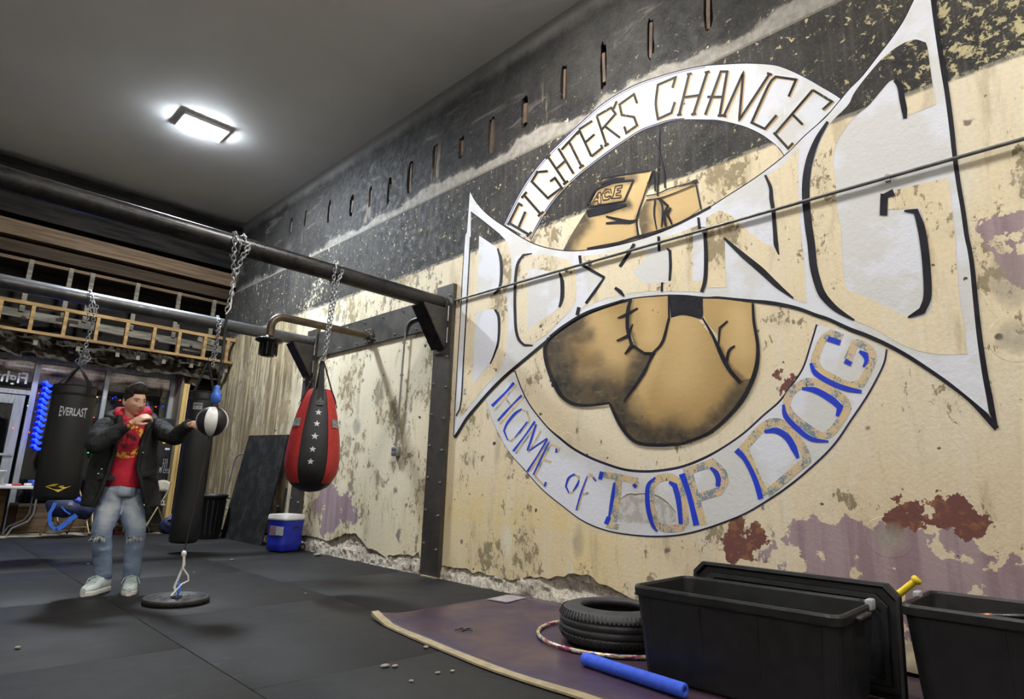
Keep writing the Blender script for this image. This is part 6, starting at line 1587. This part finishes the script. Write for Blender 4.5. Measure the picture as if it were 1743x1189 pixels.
# hair: short sides, swept-up top
def hair_material():
    m = Mat('dark_hair'); X, Y, Z = m.pos(); d = m.noise(m.vec(X*220.0, Y*220.0, Z*60.0), 1.0, 3.0)
    m.set('Base Color', m.mix(d.sm(.35, .7), (.010, .008, .007), (.035, .026, .02))); m.set('Roughness', .68); m.set('Specular IOR Level', .25); m.bump(d, .8, .004); return m.m
b = MB(); NT2, NP2 = 40, 72; keep = {}
for i in range(NT2+1):
    for j in range(NP2):
        th, ph = .02+1.95*i/NT2, 2*pi*j/NP2; x, y, z = head_point(th, ph); f = cos(ph)
        line = (.066 if f > .55 else .066-(.55-f)*.052 if f > -.2 else .027-(-.2-f)*.10)      # hairline height by direction
        if abs(sin(ph)) > .8 and f > -.35: line = min(line, -.004)
        if abs(sin(ph)) > .75 and .1 < f < .66: line = .012+.05*max(0, f-.1)
        t = max(0, min(1, (z-line)/.012))
        top = max(0, min(1, (z-.055)/.05)); thick = -.006 + t*(.013 + .026*top*(1+.45*max(0, f)) + .004*mnoise.noise(Vector((x*70, y*70, z*20))))
        n = Vector((x/.074**2, y/.094**2, z/.116**2)).normalized(); q = Vector((x, y, z)) + n*thick
        if top > 0 and f > 0: q.z += .014*top*f*t; q.y += .006*top*t
        q += Vector((mnoise.noise(Vector((ph*9, th*2, 0)))*.003*t, 0, mnoise.noise(Vector((ph*14, th*3, 5)))*.004*t))
        b.v.append(H(*q)); keep[i, j] = t
for i in range(NT2):
    for j in range(NP2):
        l = (j+1) % NP2
        if max(keep[i, j], keep[i+1, j], keep[i, l], keep[i+1, l]) > 0: b.f.append([i*NP2+j, i*NP2+l, (i+1)*NP2+l, (i+1)*NP2+j]); b.sm.append(True)
b.build('hair', hair_material(), boxer)

# ---- jeans
def denim():
    m = Mat('washed_denim'); X, Y, Z = m.pos(); n = m.noise(m.vec(X, Y, Z), 7.0, 6.0, .6); f = m.noise(m.vec(X*90.0, Y*90.0, Z*260.0), 1.0, 3.0); k_ = m.noise(m.vec(X*4.0, Y*4.0, Z*14.0), 1.0, 5.0)
    g = m.new('ShaderNodeNewGeometry'); vd = m.new('ShaderNodeVectorMath'); vd.operation = 'DOT_PRODUCT'; m.nt.links.new(g.outputs['Normal'], vd.inputs[0]); vd.inputs[1].default_value = tuple(-e_d*.93+e_r*.15)
    fr = S(m.nt, vd.outputs['Value']); fade = fr.sm(.55, 1.0)*((Z-.66).ab().sm(.26, .05))
    c = m.mix(n.sm(.35, .65), (.115, .165, .255), (.19, .25, .35)); c = m.mix((fade*.55 + (k_-.5)*.9*fade).mn(1.0), c, (.56, .56, .53)); c = m.mix(k_.sm(.58, .68)*.45, c, (.42, .46, .50)); c = m.mix(k_.sm(.42, .32)*.45, c, (.075, .105, .165))
    c = m.mix(f.sm(.5, .7)*.25, c, (.48, .52, .56)); m.set('Base Color', c); m.set('Roughness', .85); m.bump(f*.4 + k_*1.5, .4, .012); return m.m
b = MB()
for h_, k_, a_, sd in ((hipR, kneR, ankR, 1), (hipL, kneL, ankL, 5)):
    limb(b, [h_+UPV*.08, h_-UPV*.03, h_.lerp(k_, .5), k_+UPV*.03, k_.lerp(a_, .3), k_.lerp(a_, .75), a_+UPV*.02, a_-UPV*.012], [.105, .105, .090, .073, .071, .064, .062, .060], 22, .012, seed=sd)
limb(b, [pelv-UPV*.045, pelv, waist-UPV*.02], [.125, .145, .125], 22, .006)
jn = remeshed(b, 'jeans', denim(), boxer, .008, 2)
# frayed knee rips
M_THREAD = pm('white_thread', (.68, .68, .66), (.55, .56, .56), 40, .9); M_RIP = pm('rip_shadow', (.035, .045, .065), (.06, .07, .09), 20, .9)
for (kx, ky, d0, wid) in ((168, 913, -.185, 24), (229, 914, -.165, 25)):
    rp_ = MB(); P = [J(kx+wid*(i/10-.5), ky+1.2*sin(i*.9)-.06*wid*(i/10-.5), d0+.045*abs(i/5-1)**2.2) for i in range(11)]
    rp_.tube(P, [.003]+[.008]*9+[.003], 8); r_ = rp_.build('knee_rip', M_RIP, jn); fr_ = MB()
    for i in range(34):
        t = i/33; p = P[int(t*9.99)]+UPV*random.uniform(-.006, .010)-e_d*.006; L = random.uniform(.018, .045); sd = random.uniform(-.02, .02)
        fr_.tube([p, p+e_r*sd*.5-UPV*L*.5-e_d*.006, p+e_r*sd-UPV*L+e_d*.002], .0017, 4)
    fo = fr_.build('frayed_thread', M_THREAD, jn); fo['kind'] = 'stuff'
# ---- shoes
M_SHOE = pm('mint_white_leather', (.60, .68, .66), (.52, .60, .585), 12, .5); M_SOLE = pm('white_rubber', (.66, .64, .60), (.58, .55, .50), 12, .6); M_LACE = pm('pale_lace', (.60, .68, .67), (.45, .55, .54), 60, .8)
def sneaker(heel_px, toe_px, ank):
    h_, t_ = on_floor(*heel_px), on_floor(*toe_px); d = t_-h_; L = .295; d.normalize()
    c = Vector((ank.x, ank.y, 0)) + d*.085
    up_ = shoe_mesh((c.x, c.y, 0), d, L, M_SHOE, M_SOLE, boxer, .105, .108)
    s_ = Vector((-d.y, d.x, 0)); lb_ = MB()
    for i in range(5):
        o = c + d*(.015+.022*i) + UPV*(.128-.015*i); lb_.tube([o-s_*.034, o+UPV*.010, o+s_*.034], .0035, 6)
    lb_.tube([c+d*.0+UPV*.135, c+d*.02+s_*.05+UPV*.12, c+d*.03+s_*.066+UPV*.075], .003, 6); lb_.tube([c+d*.0+UPV*.135, c+d*.02-s_*.05+UPV*.12, c+d*.03-s_*.064+UPV*.08], .003, 6)
    lo = lb_.build('laces', M_LACE, up_); lo['kind'] = 'stuff'
    limb_b = MB(); limb_b.tube([c-d*.075+UPV*.10, c-d*.078+UPV*.145], [.048, .046], 16); limb_b.build('shoe_collar', M_SHOE, up_)
sneaker((186, 996), (134, 1010), ankR); sneaker((223, 1003), (219, 1027), ankL)

# ---- red hoodie
def hoodie_material():
    m = Mat('red_hoodie'); X, Y, Z = m.pos(); n = m.noise(m.vec(X, Y, Z), 9.0, 5.0); f = m.noise(m.vec(X, Y, Z), 240.0, 2.0)
    c0 = J(217, 750, -.15); U = (X-c0.x)*e_r.x + (Y-c0.y)*e_r.y; V = Z-c0.z
    rr = (U*U+V*V*1.0); r = rr._m('POWER', .5)
    c = m.mix(n.sm(.35, .65), (.50, .010, .032), (.40, .007, .025))
    speck = m.voro(m.vec(U, V, 0.0), 52.0)
    c = m.mix((r-.075).sm(.0, -.02)*n.sm(.36, .50)*.92, c, (.04, .006, .008))
    c = m.mix((r-.118).ab().sm(.030, .018)*speck.sm(.62, .46), c, (.70, .42, .05))
    m.set('Base Color', c); m.set('Roughness', .85); m.bump(f*.3+n*2.0, .35, .012); return m.m
M_HOOD = hoodie_material()
b = MB(); rings = []
for (px, py, hw, hd) in ((206, 828, .150, .125), (206, 822, .158, .132), (207, 806, .165, .135), (212, 780, .172, .135), (218, 755, .178, .135), (222, 735, .175, .125), (224, 722, .150, .105), (225, 713, .095, .085)):
    c = J(px, py, -.01); ring = []
    for j in range(40):
        a = 2*pi*j/40; w = 1+.035*mnoise.noise(Vector((cos(a)*2, sin(a)*2, py*.12))); ring.append(c + e_r*cos(a)*hw*w - e_d*sin(a)*hd*w)
    rings.append(ring)
b.loft(rings); hd_ = b.build('hoodie', M_HOOD, boxer)
b = MB(); pts = []; rad = []
nc = J(223.5, 711, -.03)
for i in range(28):
    a = 2*pi*i/28; front = max(0, -sin(a))
    pts.append(nc + e_r*cos(a)*.098 + e_d*sin(a)*.085 + UPV*(.052*abs(cos(a)) + .045*max(0, sin(a)) - .045*front + .012*cos(a))); rad.append(.030+.008*abs(cos(a))-.008*front+.004*sin(i*2.1))
b.tube(pts, rad, 14, closed=True)
b.tube([nc+e_r*.10-e_d*.05+UPV*.02, nc+e_r*.125-e_d*.03+UPV*.055, nc+e_r*.10+e_d*.02+UPV*.075, nc+e_r*.06+e_d*.07+UPV*.06], [.02, .030, .032, .02], 12)
b.build('hood_collar', M_HOOD, hd_)
limb(MB(), [wrR]*2, [.01]*2)
b = MB(); dR = (wrR-elR).normalized(); limb(b, [wrR-dR*.02, wrR+dR*.018], [.036, .034], 16); b.build('cuff', M_HOOD, hd_)
for s_ in (-1, 1): MB().tube([nc+e_r*(.02*s_+.0)-e_d*.125-UPV*.045, nc+e_r*.028*s_-e_d*.15-UPV*.11, nc+e_r*.025*s_-e_d*.155-UPV*.17], .004, 6).build('drawstring', M_HOOD, hd_)

# ---- dark parka, open in front
def parka_material():
    m = Mat('charcoal_parka'); X, Y, Z = m.pos(); n = m.noise(m.vec(X, Y, Z), 8.0, 6.0, .6); f = m.noise(m.vec(X*160.0, Y*160.0, Z*160.0), 1.0, 3.0)
    c = m.mix(n.sm(.35, .65), (.014, .0145, .015), (.028, .029, .029)); m.set('Base Color', m.mix(f.sm(.5, .75)*.35, c, (.055, .056, .056))); m.set('Roughness', .82); m.set('Specular IOR Level', .25); m.bump(n*2.2+f*.15+m.noise(m.vec(X, Y, Z*.6), 26.0, 5.0, .6)*1.2, .6, .014); return m.m
M_PARKA = parka_material()
rows = [(707, 225, .120, .095, 212, 245), (716, 224, .195, .115, 208, 251), (728, 222, .215, .135, 205, 248), (745, 219, .222, .150, 202, 241), (770, 214, .232, .158, 198, 235), (798, 211, .246, .160, 189, 231), (824, 209, .262, .165, 180, 239), (843, 208, .275, .165, 171, 245), (860, 207, .285, .165, 162, 249)]
b = MB(); NJ = 44; vs_ = []
fine_rows = []
for i in range(len(rows)-1):
    for k_ in range(4): t = k_/4; fine_rows.append([rows[i][q]*(1-t)+rows[i+1][q]*t for q in range(6)])
fine_rows.append(list(rows[-1]))
edgeL, edgeR = [], []
for (py, cx, W_, D_, xl, xr) in fine_rows:
    c = J(cx, py, .0); ll = (J(xl, py, -D_*.9)-c).dot(e_r); lr = (J(xr, py, -D_*.9)-c).dot(e_r)
    p0 = math.asin(max(-.97, min(.97, lr/W_))); p1 = 2*pi + math.asin(max(-.97, min(.97, ll/W_)))
    for j in range(NJ+1):
        a = p0+(p1-p0)*j/NJ; edge_k = min(j, NJ-j)/NJ
        w = 1 + .045*mnoise.noise(Vector((cos(a)*2.2, sin(a)*2.2, py*.06))) + .02*mnoise.noise(Vector((cos(a)*6, sin(a)*6, py*.16)))
        out = .012*math.exp(-edge_k*30); q = c + e_r*sin(a)*W_*w - e_d*(cos(a)*D_*w+out); q.z -= .012*cos(a)*((py-707)/153)
        vs_.append(q)
    edgeR.append(vs_[-(NJ+1)]); edgeL.append(vs_[-1])
b.add(vs_, [(i*(NJ+1)+j, (i+1)*(NJ+1)+j, (i+1)*(NJ+1)+j+1, i*(NJ+1)+j+1) for i in range(len(fine_rows)-1) for j in range(NJ)], True)
pk = b.build('parka', M_PARKA, boxer); md = pk.modifiers.new('s', 'SOLIDIFY'); md.thickness = .012; md.offset = 0
# sleeves
b = MB(); limb(b, [chest.lerp(shR, .62)-UPV*.01, shR-UPV*.01, shR.lerp(elR, .5)-e_r*.012, elR, elR.lerp(wrR, .35), elR.lerp(wrR, .75), wrR-dR*.012], [.080, .084, .078, .074, .068, .055, .050], 24, .012, seed=3); remeshed(b, 'sleeve', M_PARKA, boxer, .008, 2)
dL = (wrL-elL).normalized(); b = MB(); limb(b, [chest.lerp(shL, .62)-UPV*.01, shL-UPV*.01, shL.lerp(elL, .5)-UPV*.012, elL-UPV*.008, elL.lerp(wrL, .4), elL.lerp(wrL, .8), wrL+dL*.01], [.080, .084, .076, .070, .062, .052, .047], 24, .012, seed=9); remeshed(b, 'sleeve', M_PARKA, boxer, .008, 2)
# folded hood, lapels, zip placket, pockets
b = MB(); pts = []; rad = []
jc = J(224, 714, -.01)
for i in range(22):
    a = radians(-52)+radians(284)*i/21; pts.append(jc + e_r*cos(a)*.165 + e_d*sin(a)*.115 + UPV*(.012+.055*max(0, sin(a))-.02*max(0, -sin(a)))); rad.append(.022+.022*sin(pi*i/21))
limb(b, pts, rad, 14, .006); b.build('folded_hood', M_PARKA, pk)
for ed, sg in ((edgeL, -1), (edgeR, 1)):
    b = MB(); P = [p - e_d*.012 for p in ed[1:]]; vs_ = []
    for i, p in enumerate(P): w = (.052-.02*min(1, i/10)); vs_ += [p, p+e_r*sg*w*.5-e_d*.012, p+e_r*sg*w, p+e_d*.006]
    b.loft([vs_[i*4:i*4+4] for i in range(len(P))]); b.build('placket', M_PARKA, pk)
M_SNAP = pm('metal_snap', (.7, .7, .7), (.6, .6, .6), 9, .25, .9)
for px, py, dd in ((273, 715, -.13), (173, 798, -.19), (167, 806, -.19), (243, 770, -.185)): MB().ball(J(px, py, dd), .008, 10, 8).build('snap', M_SNAP, pk)
for cx, cy_, sg in ((180, 812, -1), (252, 806, 1)):
    c = J(cx, cy_, -.165); b = MB(); b.rbox(c, (.13, .012, .045), .006, Matrix((e_r, -e_d, UPV)).transposed() @ Matrix.Rotation(-.18*sg, 3, 'Y')); b.build('pocket_flap', M_PARKA, pk)
